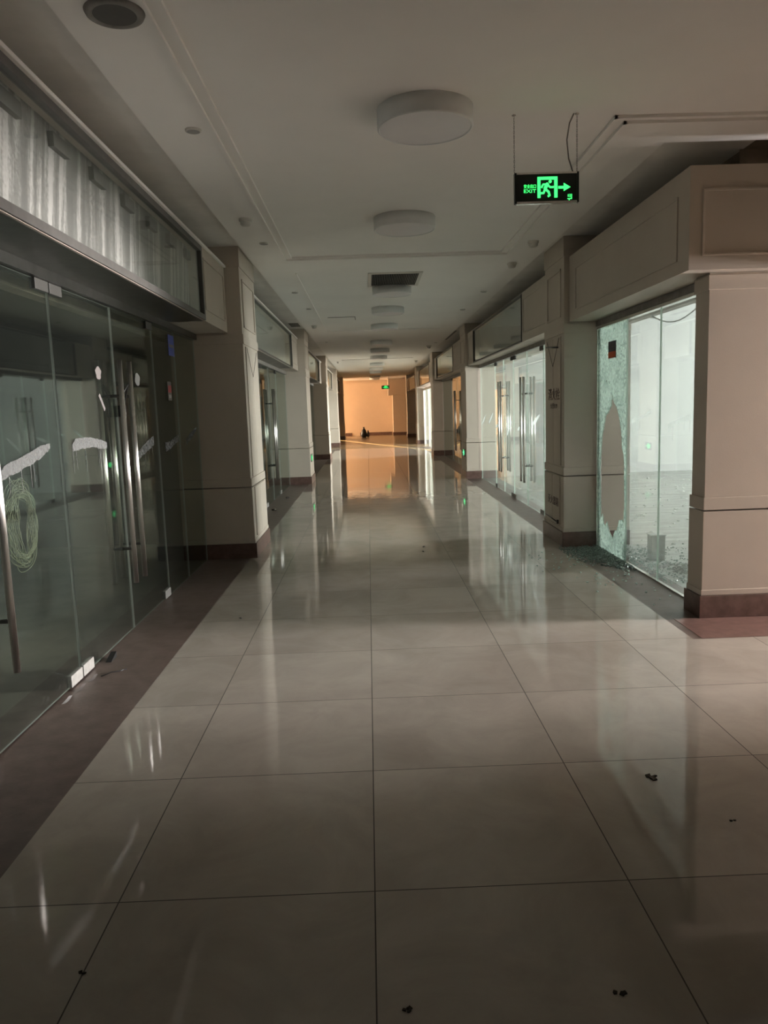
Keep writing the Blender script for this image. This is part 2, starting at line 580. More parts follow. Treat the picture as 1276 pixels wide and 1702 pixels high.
def thing(name, label, cat, loc, group=None, kind=None):
    o = bpy.data.objects.new(name, None)
    COL.objects.link(o)
    o.location = loc
    o.empty_display_size = 0.1
    o['label'] = label
    o['category'] = cat
    if group: o['group'] = group
    if kind: o['kind'] = kind
    ORG[o.name] = Vector(loc)
    return o


def tag(o, label, cat, group=None, kind=None):
    o['label'] = label
    o['category'] = cat
    if group: o['group'] = group
    if kind: o['kind'] = kind
    return o


def struct(name, mb, m, label=None, **kw):
    o = obj(name, mb, m, **kw)
    o['kind'] = 'structure'
    if label: o['label'] = label
    return o


def recenter(o):
    """move a single-mesh thing's origin to its base centre"""
    me = o.data
    xs = [v.co.x for v in me.vertices]; ys = [v.co.y for v in me.vertices]; zs = [v.co.z for v in me.vertices]
    c = Vector(((min(xs) + max(xs)) / 2, (min(ys) + max(ys)) / 2, min(zs)))
    for v in me.vertices: v.co -= c
    o.location = o.location + c
    return o


def dup(root, loc, label=None, group=None):
    r = root.copy(); COL.objects.link(r); r.location = loc
    if label: r['label'] = label
    if group: r['group'] = group
    ORG[r.name] = Vector(loc)
    for ch in list(root.children):
        c = ch.copy(); COL.objects.link(c); c.parent = r
        for g in ch.children:
            d = g.copy(); COL.objects.link(d); d.parent = c
    return r


def text_mesh(name, body, size, loc, right, up, m, parent, width=None, depth=0.002):
    """lettering: right/up are world directions of the text plane, loc its lower left corner"""
    cu = bpy.data.curves.new('lettering', 'FONT')
    cu.body = body
    cu.size = size
    cu.extrude = depth / 2
    t = bpy.data.objects.new('lettering', cu)
    COL.objects.link(t)
    bpy.context.view_layer.update()
    dg = bpy.context.evaluated_depsgraph_get()
    me = bpy.data.meshes.new_from_object(t.evaluated_get(dg))
    bpy.data.objects.remove(t)
    if len(me.vertices) == 0:
        return None
    xs = [v.co.x for v in me.vertices]; ys = [v.co.y for v in me.vertices]
    x0, x1, y0, y1 = min(xs), max(xs), min(ys), max(ys)
    sx = (width / (x1 - x0)) if width else 1.0
    sy = size / (y1 - y0)
    right, up = Vector(right), Vector(up)
    nrm = right.cross(up)
    off = ORG[parent.name]
    for v in me.vertices:
        v.co = Vector(loc) + right * ((v.co.x - x0) * sx) + up * ((v.co.y - y0) * sy) + nrm * v.co.z - off
    me.materials.clear()
    me.materials.append(m)
    o = bpy.data.objects.new(name, me)
    COL.objects.link(o)
    o.parent = parent
    return o


# ------------------------------------------------------------------ setting
PITCHY = 7.8
LX, RX = -1.20, 2.04          # corridor faces of the columns
LG, RG1, RG2 = -1.69, 2.38, 2.34   # glass planes
CEIL, REC = 3.10, 3.135
FARY = 29.0

struct('floor', MB().box(-1.24, 2.02, -6, FARY, -0.2, 0.0), FLOOR, 'polished beige tiles of the corridor floor')
struct('floor_side', MB().box(2.02, 14.2, -6, 4.57, -0.2, 0.0), FLOOR)
struct('floor_border_left', MB().box(-1.9, -1.24, -6, FARY, -0.2, 0.0), BORDER)
struct('floor_border_right', MB().box(2.02, 2.50, 4.57, FARY, -0.2, 0.0), BORDER)
struct('floor_border_side', MB().box(2.5, 14.2, 4.57, 5.2, -0.2, 0.0).box(2.08, 2.5, 4.575, 5.03, -0.1, 0.0015), REDGRAN)
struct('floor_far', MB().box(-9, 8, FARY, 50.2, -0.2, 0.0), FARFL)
struct('floor_shop_right', MB().box(2.50, 12.2, 5.2, 16.0, -0.2, 0.0), SHOPFL)
struct('floor_shop_right_far', MB().box(2.50, 12.2, 16.0, FARY, -0.2, 0.0), DARKFL)
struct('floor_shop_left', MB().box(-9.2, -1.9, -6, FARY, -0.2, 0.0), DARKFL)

# ceiling: dropped panel with a straight edge, then a slightly higher margin along the shopfronts
struct('ceiling', MB().box(-1.155, 1.96, -6, 44, CEIL, CEIL + 0.03).box(1.96, 14.2, -6, 5.02, CEIL, CEIL + 0.03), CEILP)
struct('ceiling_margin', MB().box(-1.9, 2.6, -6, 50.2, REC, REC + 0.15), COVE)
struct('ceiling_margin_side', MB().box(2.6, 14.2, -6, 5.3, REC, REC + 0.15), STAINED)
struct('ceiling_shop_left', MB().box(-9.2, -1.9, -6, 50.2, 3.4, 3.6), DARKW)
struct('ceiling_shop_right', MB().box(2.6, 14.2, 5.3, 17, 3.4, 3.6), WHITE)
struct('ceiling_shop_right_far', MB().box(2.6, 14.2, 17, 50.2, 3.4, 3.6), DARKW)

# outer walls and party walls
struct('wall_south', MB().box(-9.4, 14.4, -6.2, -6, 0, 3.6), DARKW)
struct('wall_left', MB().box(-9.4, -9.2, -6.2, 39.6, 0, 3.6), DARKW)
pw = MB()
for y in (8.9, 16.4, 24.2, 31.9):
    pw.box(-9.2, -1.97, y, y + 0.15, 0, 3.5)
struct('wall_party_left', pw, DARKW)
struct('wall_shop_south', MB().box(2.96, 14.2, 5.28, 5.40, 0, 3.5), PAINT)
struct('wall_shop_inner_south', MB().box(2.96, 12.2, 5.40, 5.45, 0, 3.5), WHITE)
struct('wall_shop_north', MB().box(2.74, 12.2, 15.75, 15.95, 0, 3.5), WHITE)
struct('wall_side_north', MB().box(12.2, 14.2, 5.28, 5.45, 0, 3.6), PAINT)
# upper wall strips over the fascias
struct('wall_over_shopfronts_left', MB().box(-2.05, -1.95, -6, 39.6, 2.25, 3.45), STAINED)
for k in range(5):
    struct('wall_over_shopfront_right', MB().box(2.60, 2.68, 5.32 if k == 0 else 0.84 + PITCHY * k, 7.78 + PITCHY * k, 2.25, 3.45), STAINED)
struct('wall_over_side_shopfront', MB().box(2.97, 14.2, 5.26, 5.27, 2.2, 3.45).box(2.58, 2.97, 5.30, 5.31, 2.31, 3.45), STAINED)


def window_wall(name, n, x, y0, y1, wy0, wy1, wz0, wz1, m, bars=4):
    b = MB()
    b.box(x, x + 0.2, y0, wy0, 0, 3.6).box(x, x + 0.2, wy1, y1, 0, 3.6)
    b.box(x, x + 0.2, wy0, wy1, 0, wz0).box(x, x + 0.2, wy0, wy1, wz1, 3.6)
    struct(name, b, m)
    w = MB()
    for i in range(bars + 1):
        yy = wy0 + (wy1 - wy0) * i / bars
        w.box(x - 0.03, x + 0.05, yy - 0.025, yy + 0.025, wz0, wz1)
    w.box(x - 0.03, x + 0.05, wy0, wy1, wz0 - 0.03, wz0 + 0.02).box(x - 0.03, x + 0.05, wy0, wy1, wz1 - 0.02, wz1 + 0.03)
    struct('window_%d' % n, w, WHITEP)


window_wall('wall_right_side_corridor', 1, 13.0, 2.9, 5.3, 3.5, 4.5, 0.05, 2.95, PAINT, 2)
struct('wall_right_near', MB().box(2.15, 5.2, -6.0, 3.1, 0, 3.6).box(5.2, 13.2, -6.0, 3.72, 0, 3.6), PAINT)  # unseen wall; its step is shaped to soften the lit floor's near edge
struct('wall_side_light_baffle', MB().box(2.95, 3.15, 3.1, 4.90, 2.30, 3.099), PAINT)  # unseen baffle added to keep the side daylight off the corner fascia
window_wall('wall_right_bright_shop', 2, 12.2, 5.3, 17, 5.9, 14.9, 0.75, 2.75, WHITE, 6)
# far right rooms
window_wall('wall_right_dark_shop', 4, 8.2, 15.95, 24.0, 17.0, 19.8, 0.7, 2.8, DARKW)  # window added here as the seat of the pinkish fill lamp
struct('wall_dark_shop_inner', MB().box(2.8, 8.2, 23.70, 23.84, 0, 3.4), STAINED)
window_wall('wall_right_far_shop', 3, 9.2, 24.0, 31.9, 24.4, 30.4, 0.65, 2.85, WHITE)
struct('wall_party_right', MB().box(2.74, 9.3, 23.85, 24.0, 0, 3.6).box(2.74, 9.3, 31.9, 32.05, 0, 3.6), WHITE)
struct('wall_right_last_bay', MB().box(2.58, 2.6, 32.06, 38.95, 0, 3.6).box(2.76, 8.2, 39.1, 39.3, 0, 3.6), PAINT)

# far hall
struct('wall_end', MB().box(-1.36, 8.2, 43.3, 43.5, 0, 3.6), ENDW)
struct('trim_1', MB().box(-1.36, 8.2, 43.285, 43.3, 2.42, 2.47).box(-1.36, 8.2, 43.285, 43.3, 0.90, 0.94).box(-1.36, 8.2, 43.24, 43.3, 2.92, 3.0), ENDW)
struct('baseboard_end', MB().box(-0.45, 1.35, 43.27, 43.3, 0, 0.17).box(-1.36, -0.9, 43.27, 43.3, 0, 0.17), PLINTH)
struct('wall_end_left', MB().box(-1.36, -1.26, 43.5, 46, 0, 3.6).box(-9.4, -4.17, 46, 46.2, 0, 3.6).box(-3.92, -1.26, 46, 46.2, 0, 3.6)
       .box(-4.17, -3.92, 46, 46.2, 0, 0.75).box(-4.17, -3.92, 46, 46.2, 2.6, 3.6), ENDW)  # unseen slit, shaped to let a narrow sun stripe onto the floor
struct('wall_far_left', MB().box(-9.4, -2.6, 39.4, 39.6, 0, 3.6), ENDW)
b = MB()
b.box(-8.2, -8.0, 39.6, 39.9, 0, 3.6).box(-8.2, -8.0, 43.1, 46.2, 0, 3.6).box(-8.2, -8.0, 39.9, 43.1, 0, 0.3).box(-8.2, -8.0, 39.9, 43.1, 2.9, 3.6)
struct('wall_far_left_window', b, ENDW)
struct('wall_far_right', MB().box(8.0, 8.2, 39.3, 43.5, 0, 3.6), ENDW)
struct('ceiling_far', MB().box(-9.2, 8.2, 44, 46.2, CEIL, CEIL + 0.1).box(-9.2, -1.155, 39.5, 46, CEIL + 0.02, CEIL + 0.1).box(1.96, 8.2, 39.5, 44, CEIL + 0.02, CEIL + 0.1), CEILP)
struct('roof_slab', MB().box(-9.4, 14.4, -6.2, 46.2, 3.6, 3.8), DARKW)

# ceiling beads (double rectangular moulding)
def bead(mb, p, q, w=0.015, h=0.018):
    x0, y0 = p; x1, y1 = q
    mb.box(min(x0, x1) - w / 2, max(x0, x1) + w / 2, min(y0, y1) - w / 2, max(y0, y1) + w / 2, CEIL - h, CEIL + 0.001)
n = 2
def bead_loop(pts):
    global n
    m = MB()
    for a, c in zip(pts, pts[1:]):
        bead(m, a, c)
    struct('trim_%d' % n, m, CEILP); n += 1
bead_loop([(-0.715, -2), (-0.715, 8.25), (1.50, 8.25), (1.50, 4.54), (9, 4.54)])
bead_loop([(-0.785, -2), (-0.785, 8.37), (1.58, 8.37), (1.58, 4.63), (9, 4.63)])
bead_loop([(-0.75, 25.0), (1.55, 25.0)])
bead_loop([(-0.75, 9.2), (-0.75, 15.9), (1.55, 15.9)])

# ------------------------------------------------------------------ columns


def column(label, side, y0, y1, xf, xb, group='beige columns along the corridor', top=REC - 0.0005):
    """side -1: left of the corridor, +1: right. xf corridor face, xb hidden back."""
    s = side
    t = thing('column', label, 'column', ((xf + xb) / 2, (y0 + y1) / 2, 0), group, 'thing')

    def bx(e, z0, z1, mb=None):
        mb = mb or MB()
        return mb.box(xf - s * e, xb, y0 - e, y1 + e, z0, z1)
    obj('shaft', bx(0, 0.75, top), PAINT, t)
    obj('lower_panel', bx(0.012, 0.16, 0.735), PAINT, t, bevel=0.003)
    obj('dado_band', bx(0.012, 0.745, 0.83), PAINT, t, bevel=0.004)
    obj('plinth_cap', bx(0.018, 0.155, 0.195), PAINT, t, bevel=0.004)
    obj('plinth', bx(0.03, 0.0, 0.155), PLINTH, t, bevel=0.003)
    obj('capital_band', bx(0.010, 2.19, 2.285), PAINT, t, bevel=0.003)
    if top > 3:
        obj('upper_collar', bx(0.008, 2.94, top - 0.0005), PAINT, t, bevel=0.003)
    if top < 3:
        return t
    # raised moulding round the sunk panel high on the corridor face
    f = MB()
    x0, x1 = xf - s * 0.010, xf + s * 0.002
    a, c = y0 + 0.12, y1 - 0.12
    for (p, q, r, w) in ((a, c, 2.36, 2.38), (a, c, 2.82, 2.84), (a, a + 0.02, 2.36, 2.84), (c - 0.02, c, 2.36, 2.84)):
        f.box(x0, x1, p, q, r, w)
    obj('panel_moulding', f, PAINT, t, bevel=0.003)
    return t


LB = -1.93
cl = ['nearest beige column on the left, beside the dark glass shopfront',
      'second beige column on the left, with a green glow low on its corridor face',
      'third beige column on the left, before the shops turn warm coloured',
      'fourth beige column on the left, narrow and pale against the brown one',
      'dark brown looking column farthest on the left against the orange wall']
for k in range(5):
    y = 7.82 + PITCHY * k
    column(cl[k], -1, y, y + 1.0, LX, LB if k < 4 else -1.6)
cr = ['beige column between broken glass pane and glass doors, with red characters',
      'second inner column on the right, lit pale, between glass doors and an open dark doorway',
      'brownish column on the right beyond the open dark doorway',
      'pale whitish column on the right beside white-framed shop doors',
      'dark column farthest on the right at the orange end wall']
for k in range(5):
    y = 7.80 + PITCHY * k
    column(cr[k], 1, y, y + 0.82, RX, 2.72)
column('big beige corner column nearest the viewer on the right, with dark red marble plinth', 1, 5.04, 5.245, 2.28, 2.955, top=2.298)
# corner pier in the far hall
t = thing('column', 'far pier standing in front of the orange end wall, right side', 'column', (1.8, 42.8, 0), None, 'thing')
obj('shaft', MB().box(1.42, 2.2, 42.3, 43.28, 0.16, 2.2), ENDW, t)
obj('plinth', MB().box(1.40, 2.22, 42.28, 43.28, 0, 0.16), PLINTH, t)
obj('overhang', MB().box(1.18, 2.25, 42.0, 43.2, 2.2, 3.09), ENDW, t)

# ------------------------------------------------------------------ fascias over the shopfronts
ZB, ZT = 2.30, 2.93


def frame_bars(mb, x0, x1, ya, yb, za, zb, w):
    mb.box(x0, x1, ya, yb, za, za + w).box(x0, x1, ya, yb, zb - w, zb)
    mb.box(x0, x1, ya, ya + w, za + w, zb - w).box(x0, x1, yb - w, yb, za + w, zb - w)
    return mb


def fascia(label, side, y0, y1, xf, depth, sign=None, board=STREAK, brackets=0, soffit=PAINT, group='fascias over the shopfronts'):
    s = side
    t = thing('shop_fascia', label, 'fascia', (xf + s * depth / 2, (y0 + y1) / 2, ZB), group)
    m = MB()
    if sign:
        ya, yb = sign
        za, zb = ZB + 0.012, ZT - 0.012
        xi = xf + s * 0.12
        m.box(xf, xf + s * depth, y0, ya, ZB, ZT).box(xf, xf + s * depth, yb, y1, ZB, ZT)
        m.box(xi, xf + s * depth, ya, yb, ZB, ZT)
        m.box(xf, xi, ya, yb, ZT - 0.012, ZT).box(xf, xi, ya, yb, ZB, ZB + 0.012)
        obj('board', m, PAINT, t)
        obj('sign_backing', MB().box(xi - s * 0.006, xi, ya, yb, za, zb), board, t)
        obj('sign_frame', frame_bars(MB(), xf - s * 0.012, xf + s * 0.03, ya, yb, za - 0.01, zb, 0.045 if brackets > 8 else 0.022), SFRAME, t, bevel=0.002)
        obj('sign_glass', MB().box(xf + s * 0.006, xf + s * 0.012, ya + 0.03, yb - 0.03, za + 0.02, zb - 0.03), GLASS_S, t)
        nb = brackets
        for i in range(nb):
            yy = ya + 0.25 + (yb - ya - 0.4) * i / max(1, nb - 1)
            obj('bracket', MB().box(xf + s * 0.085, xi - s * 0.006, yy, yy + 0.20, zb - 0.115, zb - 0.045), BRACK, t)  # flat dark block; the bracket's shadow is put into its colour
        if s < 0: obj('top_cap', MB().box(xf - s * 0.02, xf + s * 0.05, y0, y1, ZT + 0.0005, ZT + 0.022), CEILP, t, bevel=0.003)
        rests = [(y0, ya), (yb, y1)]
    else:
        m.box(xf, xf + s * depth, y0, y1, ZB, ZT)
        obj('board', m, PAINT, t)
        rests = [(y0, y1)]
    for (a, c) in rests:
        if c - a > 0.5:
            obj('panel_moulding', frame_bars(MB(), xf - s * 0.008, xf + s * 0.002, a + 0.07, c - 0.10, ZB + 0.10, ZT - 0.09, 0.014), PAINT, t, bevel=0.003)
    obj('soffit_panel', MB().box(xf + s * 0.01, xf + s * depth, (sign[0] if sign else y0), (sign[1] if sign else y1), ZB - 0.004, ZB), soffit, t)
    return t


XL, XR = -1.345, 2.09
fascia('near left fascia with streaked grey adhesive behind glass over dark doors', -1, 0.3, 7.805, XL, 0.55, (0.4, 6.74), STREAK, 12, DSTEEL)
fascia('second left fascia with plain grey sign board behind a green-edged glass', -1, 8.836, 15.605, XL, 0.55, (9.55, 14.4), GREYBOARD, 0, DUSTY)
fascia('third left fascia with mottled sign board, between second and third left columns', -1, 16.636, 23.405, XL, 0.55, (17.2, 22.4), STREAK, 6, DUSTY)
fascia('fourth left fascia catching light, before the fourth left column', -1, 24.436, 31.205, XL, 0.55, (25.0, 30.2), GREYBOARD)
fascia('last left fascia, next to the orange wall', -1, 32.236, 39.005, XL, 0.55, (33.0, 38.0), GREYBOARD)
fascia('right fascia with plain grey board over the bright glass doors', 1, 8.635, 15.585, XR, 0.48, (10.15, 14.75), GREYBOARD)
fascia('right fascia with pinkish board over the open dark doorway', 1, 16.435, 23.385, XR, 0.48, (18.3, 22.6), PINKBOARD)
fascia('right fascia with tan board over the white-framed doors', 1, 24.235, 31.185, XR, 0.48, (25.3, 30.3), PINKBOARD)
fascia('farthest right fascia, beside the orange end wall', 1, 32.035, 38.985, XR, 0.48, (33.0, 38.0), PINKBOARD)
# corner fascia
t = thing('shop_fascia', 'plain beige corner fascia over the broken pane with sunk front panel', 'fascia', (2.5, 6.0, ZB), 'fascias over the shopfronts')
obj('side_board', MB().box(2.09, 2.57, 5.25, 7.785, ZB, ZT), PAINT, t)
obj('front_board', MB().box(2.09, 12.0, 4.92, 5.25, ZB, ZT), PAINT, t)
m = MB()
for (a, c) in ((2.17, 3.75), (3.95, 6.4), (6.6, 9.0)):
    y0, y1 = 4.912, 4.921
    m.box(a, c, y0, y1, 2.385, 2.40).box(a, c, y0, y1, 2.775, 2.79).box(a, a + 0.015, y0, y1, 2.40, 2.775).box(c - 0.015, c, y0, y1, 2.40, 2.775)
obj('panel_moulding', m, PAINT, t, bevel=0.003)
obj('panel_moulding', frame_bars(MB(), 2.081, 2.091, 5.10, 7.55, 2.385, 2.79, 0.014), PAINT, t, bevel=0.003)

# ------------------------------------------------------------------ glass shopfronts
GT = 2.235


def header(label, side, xg, y0, y1, m):
    o = obj('shopfront_header', MB().box(xg - 0.035, xg + 0.035, y0, y1, GT + 0.004, ZB - 0.004), m)
    recenter(tag(o, label, 'header rail'))
    return o


def pane_mb(xg, y0, y1, z0, z1, th=0.010):
    # material slots: 0 face, 1 edge
    return MB().box(xg - th / 2, xg + th / 2, y0 + 0.002, y1 - 0.002, z0, z1, mats=[1, 1, 1, 0, 1, 0])


def handle_mb(x, y, z0=0.36, z1=1.88, r=0.017):
    m = MB()
    m.cyl((x, y, z0), r, r, z1 - z0, 'z', 16)
    return m


def door(label, xg, y0, y1, hinge, s, gm, em, group, handles=True, patches=True, fine=True, ang=0.0):
    """hinge: 'near' or 'far' end of the leaf; s: +1 corridor lies towards +x"""
    t = thing('glass_door', label, 'glass door', (xg, (y0 + y1) / 2, 0.008), group)
    obj('pane', pane_mb(xg, y0, y1, 0.010, GT), [gm, em], t)
    hy = (y1 - 0.10) if hinge == 'near' else (y0 + 0.10)
    if handles:
        for q in (1, -1):
            xx = xg + q * s * 0.075
            h = obj('pull_handle', handle_mb(xx, hy), TUBE, t)
            for z in (0.60, 1.64):
                obj('standoff', MB().cyl((min(xg, xx) , hy, z), 0.011, 0.011, 0.075, 'x', 10), DSTEEL, h)
    if patches:
        py = (y0 + 0.002, y0 + 0.17) if hinge == 'near' else (y1 - 0.17, y1 - 0.002)
        obj('floor_patch', MB().box(xg - 0.016, xg + 0.016, py[0], py[1], 0.0085, 0.075), PATCH, t, bevel=0.003)
        obj('top_patch', MB().box(xg - 0.016, xg + 0.016, py[0], py[1], GT - 0.055, GT + 0.003), TOPPATCH, t, bevel=0.003)
    return t


def fixed(label, xg, y0, y1, gm, em, group, name='glass_screen', th=0.010, z0=0.002):
    o = obj(name, pane_mb(xg, y0, y1, z0, GT, th), [gm, em])
    recenter(tag(o, label, 'glass panel', group))
    return o


GL = 'dark glass leaves of the near left shopfront'
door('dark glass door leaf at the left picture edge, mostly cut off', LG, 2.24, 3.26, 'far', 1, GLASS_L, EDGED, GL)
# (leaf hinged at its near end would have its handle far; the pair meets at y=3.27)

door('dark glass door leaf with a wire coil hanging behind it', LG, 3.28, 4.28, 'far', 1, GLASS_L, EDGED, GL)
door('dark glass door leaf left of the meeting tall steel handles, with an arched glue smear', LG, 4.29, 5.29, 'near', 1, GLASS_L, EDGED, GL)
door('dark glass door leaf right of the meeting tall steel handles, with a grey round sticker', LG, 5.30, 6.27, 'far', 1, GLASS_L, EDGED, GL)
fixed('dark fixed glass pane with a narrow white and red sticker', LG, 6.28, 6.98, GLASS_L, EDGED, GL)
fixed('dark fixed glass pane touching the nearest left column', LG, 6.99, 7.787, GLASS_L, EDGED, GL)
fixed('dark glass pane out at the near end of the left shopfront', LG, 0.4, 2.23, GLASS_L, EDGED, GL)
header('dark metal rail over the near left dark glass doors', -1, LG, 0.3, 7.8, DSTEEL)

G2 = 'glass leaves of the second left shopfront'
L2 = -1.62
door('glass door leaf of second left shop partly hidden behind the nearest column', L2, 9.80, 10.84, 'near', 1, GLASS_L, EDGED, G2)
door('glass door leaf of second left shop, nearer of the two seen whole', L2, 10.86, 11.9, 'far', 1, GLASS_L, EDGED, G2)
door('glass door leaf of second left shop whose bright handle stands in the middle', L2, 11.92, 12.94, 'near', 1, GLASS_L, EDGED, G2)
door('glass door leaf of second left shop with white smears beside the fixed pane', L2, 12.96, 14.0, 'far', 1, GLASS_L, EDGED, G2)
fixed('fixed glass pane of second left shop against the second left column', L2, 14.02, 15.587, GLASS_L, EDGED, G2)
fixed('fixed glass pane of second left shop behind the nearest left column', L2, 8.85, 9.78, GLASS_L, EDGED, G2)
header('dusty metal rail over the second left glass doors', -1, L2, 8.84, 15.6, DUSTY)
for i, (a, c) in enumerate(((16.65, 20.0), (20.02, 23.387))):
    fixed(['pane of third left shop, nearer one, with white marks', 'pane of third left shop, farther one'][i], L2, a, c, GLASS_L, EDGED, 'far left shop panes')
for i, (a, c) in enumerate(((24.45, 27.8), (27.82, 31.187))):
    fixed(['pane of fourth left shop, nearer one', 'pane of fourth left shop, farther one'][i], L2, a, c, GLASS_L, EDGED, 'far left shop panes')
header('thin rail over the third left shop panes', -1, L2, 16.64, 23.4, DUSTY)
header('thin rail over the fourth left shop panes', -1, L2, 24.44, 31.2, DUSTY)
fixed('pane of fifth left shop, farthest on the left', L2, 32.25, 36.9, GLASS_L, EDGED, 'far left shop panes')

G3 = 'bright glass of the broken right shopfront'
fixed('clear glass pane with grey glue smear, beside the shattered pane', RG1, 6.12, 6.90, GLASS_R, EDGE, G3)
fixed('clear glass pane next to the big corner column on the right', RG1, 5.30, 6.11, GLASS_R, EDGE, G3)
header('rail over the broken right shopfront glass', 1, RG1 + 0.01, 5.3, 7.78, DUSTY)
o = obj('glass_channel', MB().box(RG1 - 0.02, RG1 + 0.03, 7.745, 7.765, 0.0, GT).box(RG1 - 0.022, RG1 + 0.03, 5.3, 7.75, GT - 0.022, GT + 0.002)
        .box(RG1 - 0.014, RG1 + 0.014, 5.3, 7.74, 0.0, 0.012), STEEL)
recenter(tag(o, 'thin pale metal channel framing the shattered and clear right panes', 'frame'))

# the shattered pane
HOLE = [(7.31, 1.56), (7.345, 1.45), (7.43, 1.39), (7.50, 1.37), (7.56, 1.27), (7.63, 1.14), (7.66, 0.98), (7.69, 0.80), (7.675, 0.62), (7.66, 0.45),
        (7.665, 0.30), (7.60, 0.37), (7.56, 0.27), (7.50, 0.25), (7.455, 0.31), (7.40, 0.23), (7.33, 0.185), (7.27, 0.165), (7.22, 0.24), (7.15, 0.26),
        (7.08, 0.37), (7.0, 0.385), (6.955, 0.37), (6.94, 0.55), (6.95, 0.78), (6.965, 1.0), (7.02, 1.06), (7.04, 1.2), (7.09, 1.31), (7.15, 1.41), (7.22, 1.46), (7.27, 1.49)]


def inside(px, py, poly):
    r = False
    j = len(poly) - 1
    for i in range(len(poly)):
        xi, yi = poly[i]; xj, yj = poly[j]
        if (yi > py) != (yj > py) and px < (xj - xi) * (py - yi) / (yj - yi) + xi:
            r = not r
        j = i
    return r


def shattered():
    t = thing('shattered_glass_pane', 'crazed glass pane with a tall jagged hole, beside the column with red characters', 'glass panel', (RG1, 7.32, 0.013), G3)
    bm = bmesh.new()
    ya, yb, za, zb, st = 6.91, 7.74, 0.013, GT - 0.024, 0.0145
    ny, nz = int((yb - ya) / st), int((zb - za) / st)
    rnd = random.Random(3)
    vs = {}
    for i in range(ny + 1):
        for k in range(nz + 1):
            y = ya + (yb - ya) * i / ny
            z = za + (zb - za) * k / nz
            if 0 < i < ny: y += rnd.uniform(-0.005, 0.005)
            if 0 < k < nz: z += rnd.uniform(-0.005, 0.005)
            vs[i, k] = (y, z)
    off = ORG[t.name]
    used = {}

    def V(i, k):
        if (i, k) not in used:
            y, z = vs[i, k]
            used[i, k] = bm.verts.new(Vector((RG1, y, z)) - off)
        return used[i, k]
    for i in range(ny):
        for k in range(nz):
            c = [vs[i, k], vs[i + 1, k], vs[i + 1, k + 1], vs[i, k + 1]]
            for tri in ((0, 1, 2), (0, 2, 3)):
                cy = sum(c[q][0] for q in tri) / 3; cz = sum(c[q][1] for q in tri) / 3
                if inside(cy, cz, HOLE): continue
                ids = [(i, k), (i + 1, k), (i + 1, k + 1), (i, k + 1)]
                bm.faces.new([V(*ids[q]) for q in tri])
    me = bpy.data.meshes.new('crazed_sheet')
    bm.to_mesh(me); bm.free()
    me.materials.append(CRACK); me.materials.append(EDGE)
    o = bpy.data.objects.new('crazed_sheet', me)
    COL.objects.link(o); o.parent = t
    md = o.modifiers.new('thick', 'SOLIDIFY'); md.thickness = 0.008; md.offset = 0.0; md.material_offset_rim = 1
    st_ = obj('notice_sticker', MB().box(RG1 - 0.008, RG1 - 0.0055, 7.20, 7.43, 1.90, 2.06, mats=[0] * 6), GREYINK, t)
    ORG[st_.name] = off
    obj('orange_block', MB().box(RG1 - 0.0092, RG1 - 0.008, 7.205, 7.425, 1.905, 1.962), ORANGEP, st_)
    obj('pale_lines', MB().box(RG1 - 0.0092, RG1 - 0.008, 7.22, 7.41, 2.03, 2.036).box(RG1 - 0.0092, RG1 - 0.008, 7.22, 7.41, 2.005, 2.010).box(RG1 - 0.0092, RG1 - 0.008, 7.25, 7.41, 1.978, 1.984), PAPER, st_)
    st_['label'] = 'grey and orange notice sticker'
    return t


shattered()

# right shop with glass doors
G4 = 'bright glass leaves right of the corridor'
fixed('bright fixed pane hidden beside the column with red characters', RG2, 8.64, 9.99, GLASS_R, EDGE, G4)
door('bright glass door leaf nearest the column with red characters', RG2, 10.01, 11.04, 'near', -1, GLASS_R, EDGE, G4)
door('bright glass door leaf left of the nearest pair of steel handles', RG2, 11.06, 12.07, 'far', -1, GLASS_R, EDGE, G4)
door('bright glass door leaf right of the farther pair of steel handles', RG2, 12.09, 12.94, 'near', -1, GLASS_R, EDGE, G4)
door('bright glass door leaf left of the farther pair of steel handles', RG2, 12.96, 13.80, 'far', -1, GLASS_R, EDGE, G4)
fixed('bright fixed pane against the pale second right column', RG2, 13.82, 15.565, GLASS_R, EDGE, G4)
header('dusty rail with dangling bits over the bright glass doors', 1, RG2, 8.64, 15.58, DUSTY)
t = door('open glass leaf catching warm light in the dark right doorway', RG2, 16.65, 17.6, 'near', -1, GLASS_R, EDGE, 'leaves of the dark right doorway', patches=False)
door('dark glass leaf with bright handle, nearer one in the dark doorway', RG2, 18.6, 19.6, 'near', -1, GLASS_L, EDGED, 'leaves of the dark right doorway')
door('dark glass leaf with bright handle, farther one in the dark doorway', RG2, 19.62, 20.9, 'far', -1, GLASS_L, EDGED, 'leaves of the dark right doorway')
fixed('dark pane beyond the leaves in the dark doorway', RG2, 20.92, 23.365, GLASS_L, EDGED, 'leaves of the dark right doorway')
header('pinkish lit rail over the dark right doorway', 1, RG2, 16.44, 23.38, DUSTY)
# white framed doors of the fourth right shop
t = thing('framed_door', 'white-framed glass doors standing in bright light on the far right', 'door', (RG2, 27.5, 0))
obj('frame', MB().box(RG2 - .04, RG2 + .04, 24.25, 24.35, 0, GT).box(RG2 - .04, RG2 + .04, 31.05, 31.16, 0, GT).box(RG2 - .04, RG2 + .04, 24.25, 31.16, GT - .08, GT + .003)
    .box(RG2 - .04, RG2 + .04, 26.5, 26.6, 0, GT - .08).box(RG2 - .04, RG2 + .04, 28.8, 28.9, 0, GT - .08), WHITEP, t)
obj('pane', MB().box(RG2 - .004, RG2 + .004, 24.35, 31.05, 0.01, GT - .08), GLASS_R, t)
for y in (26.3, 26.8):
    obj('pull_handle', handle_mb(RG2 - 0.07, y), TUBE, t)

# ------------------------------------------------------------------ hydrant cabinets on two columns


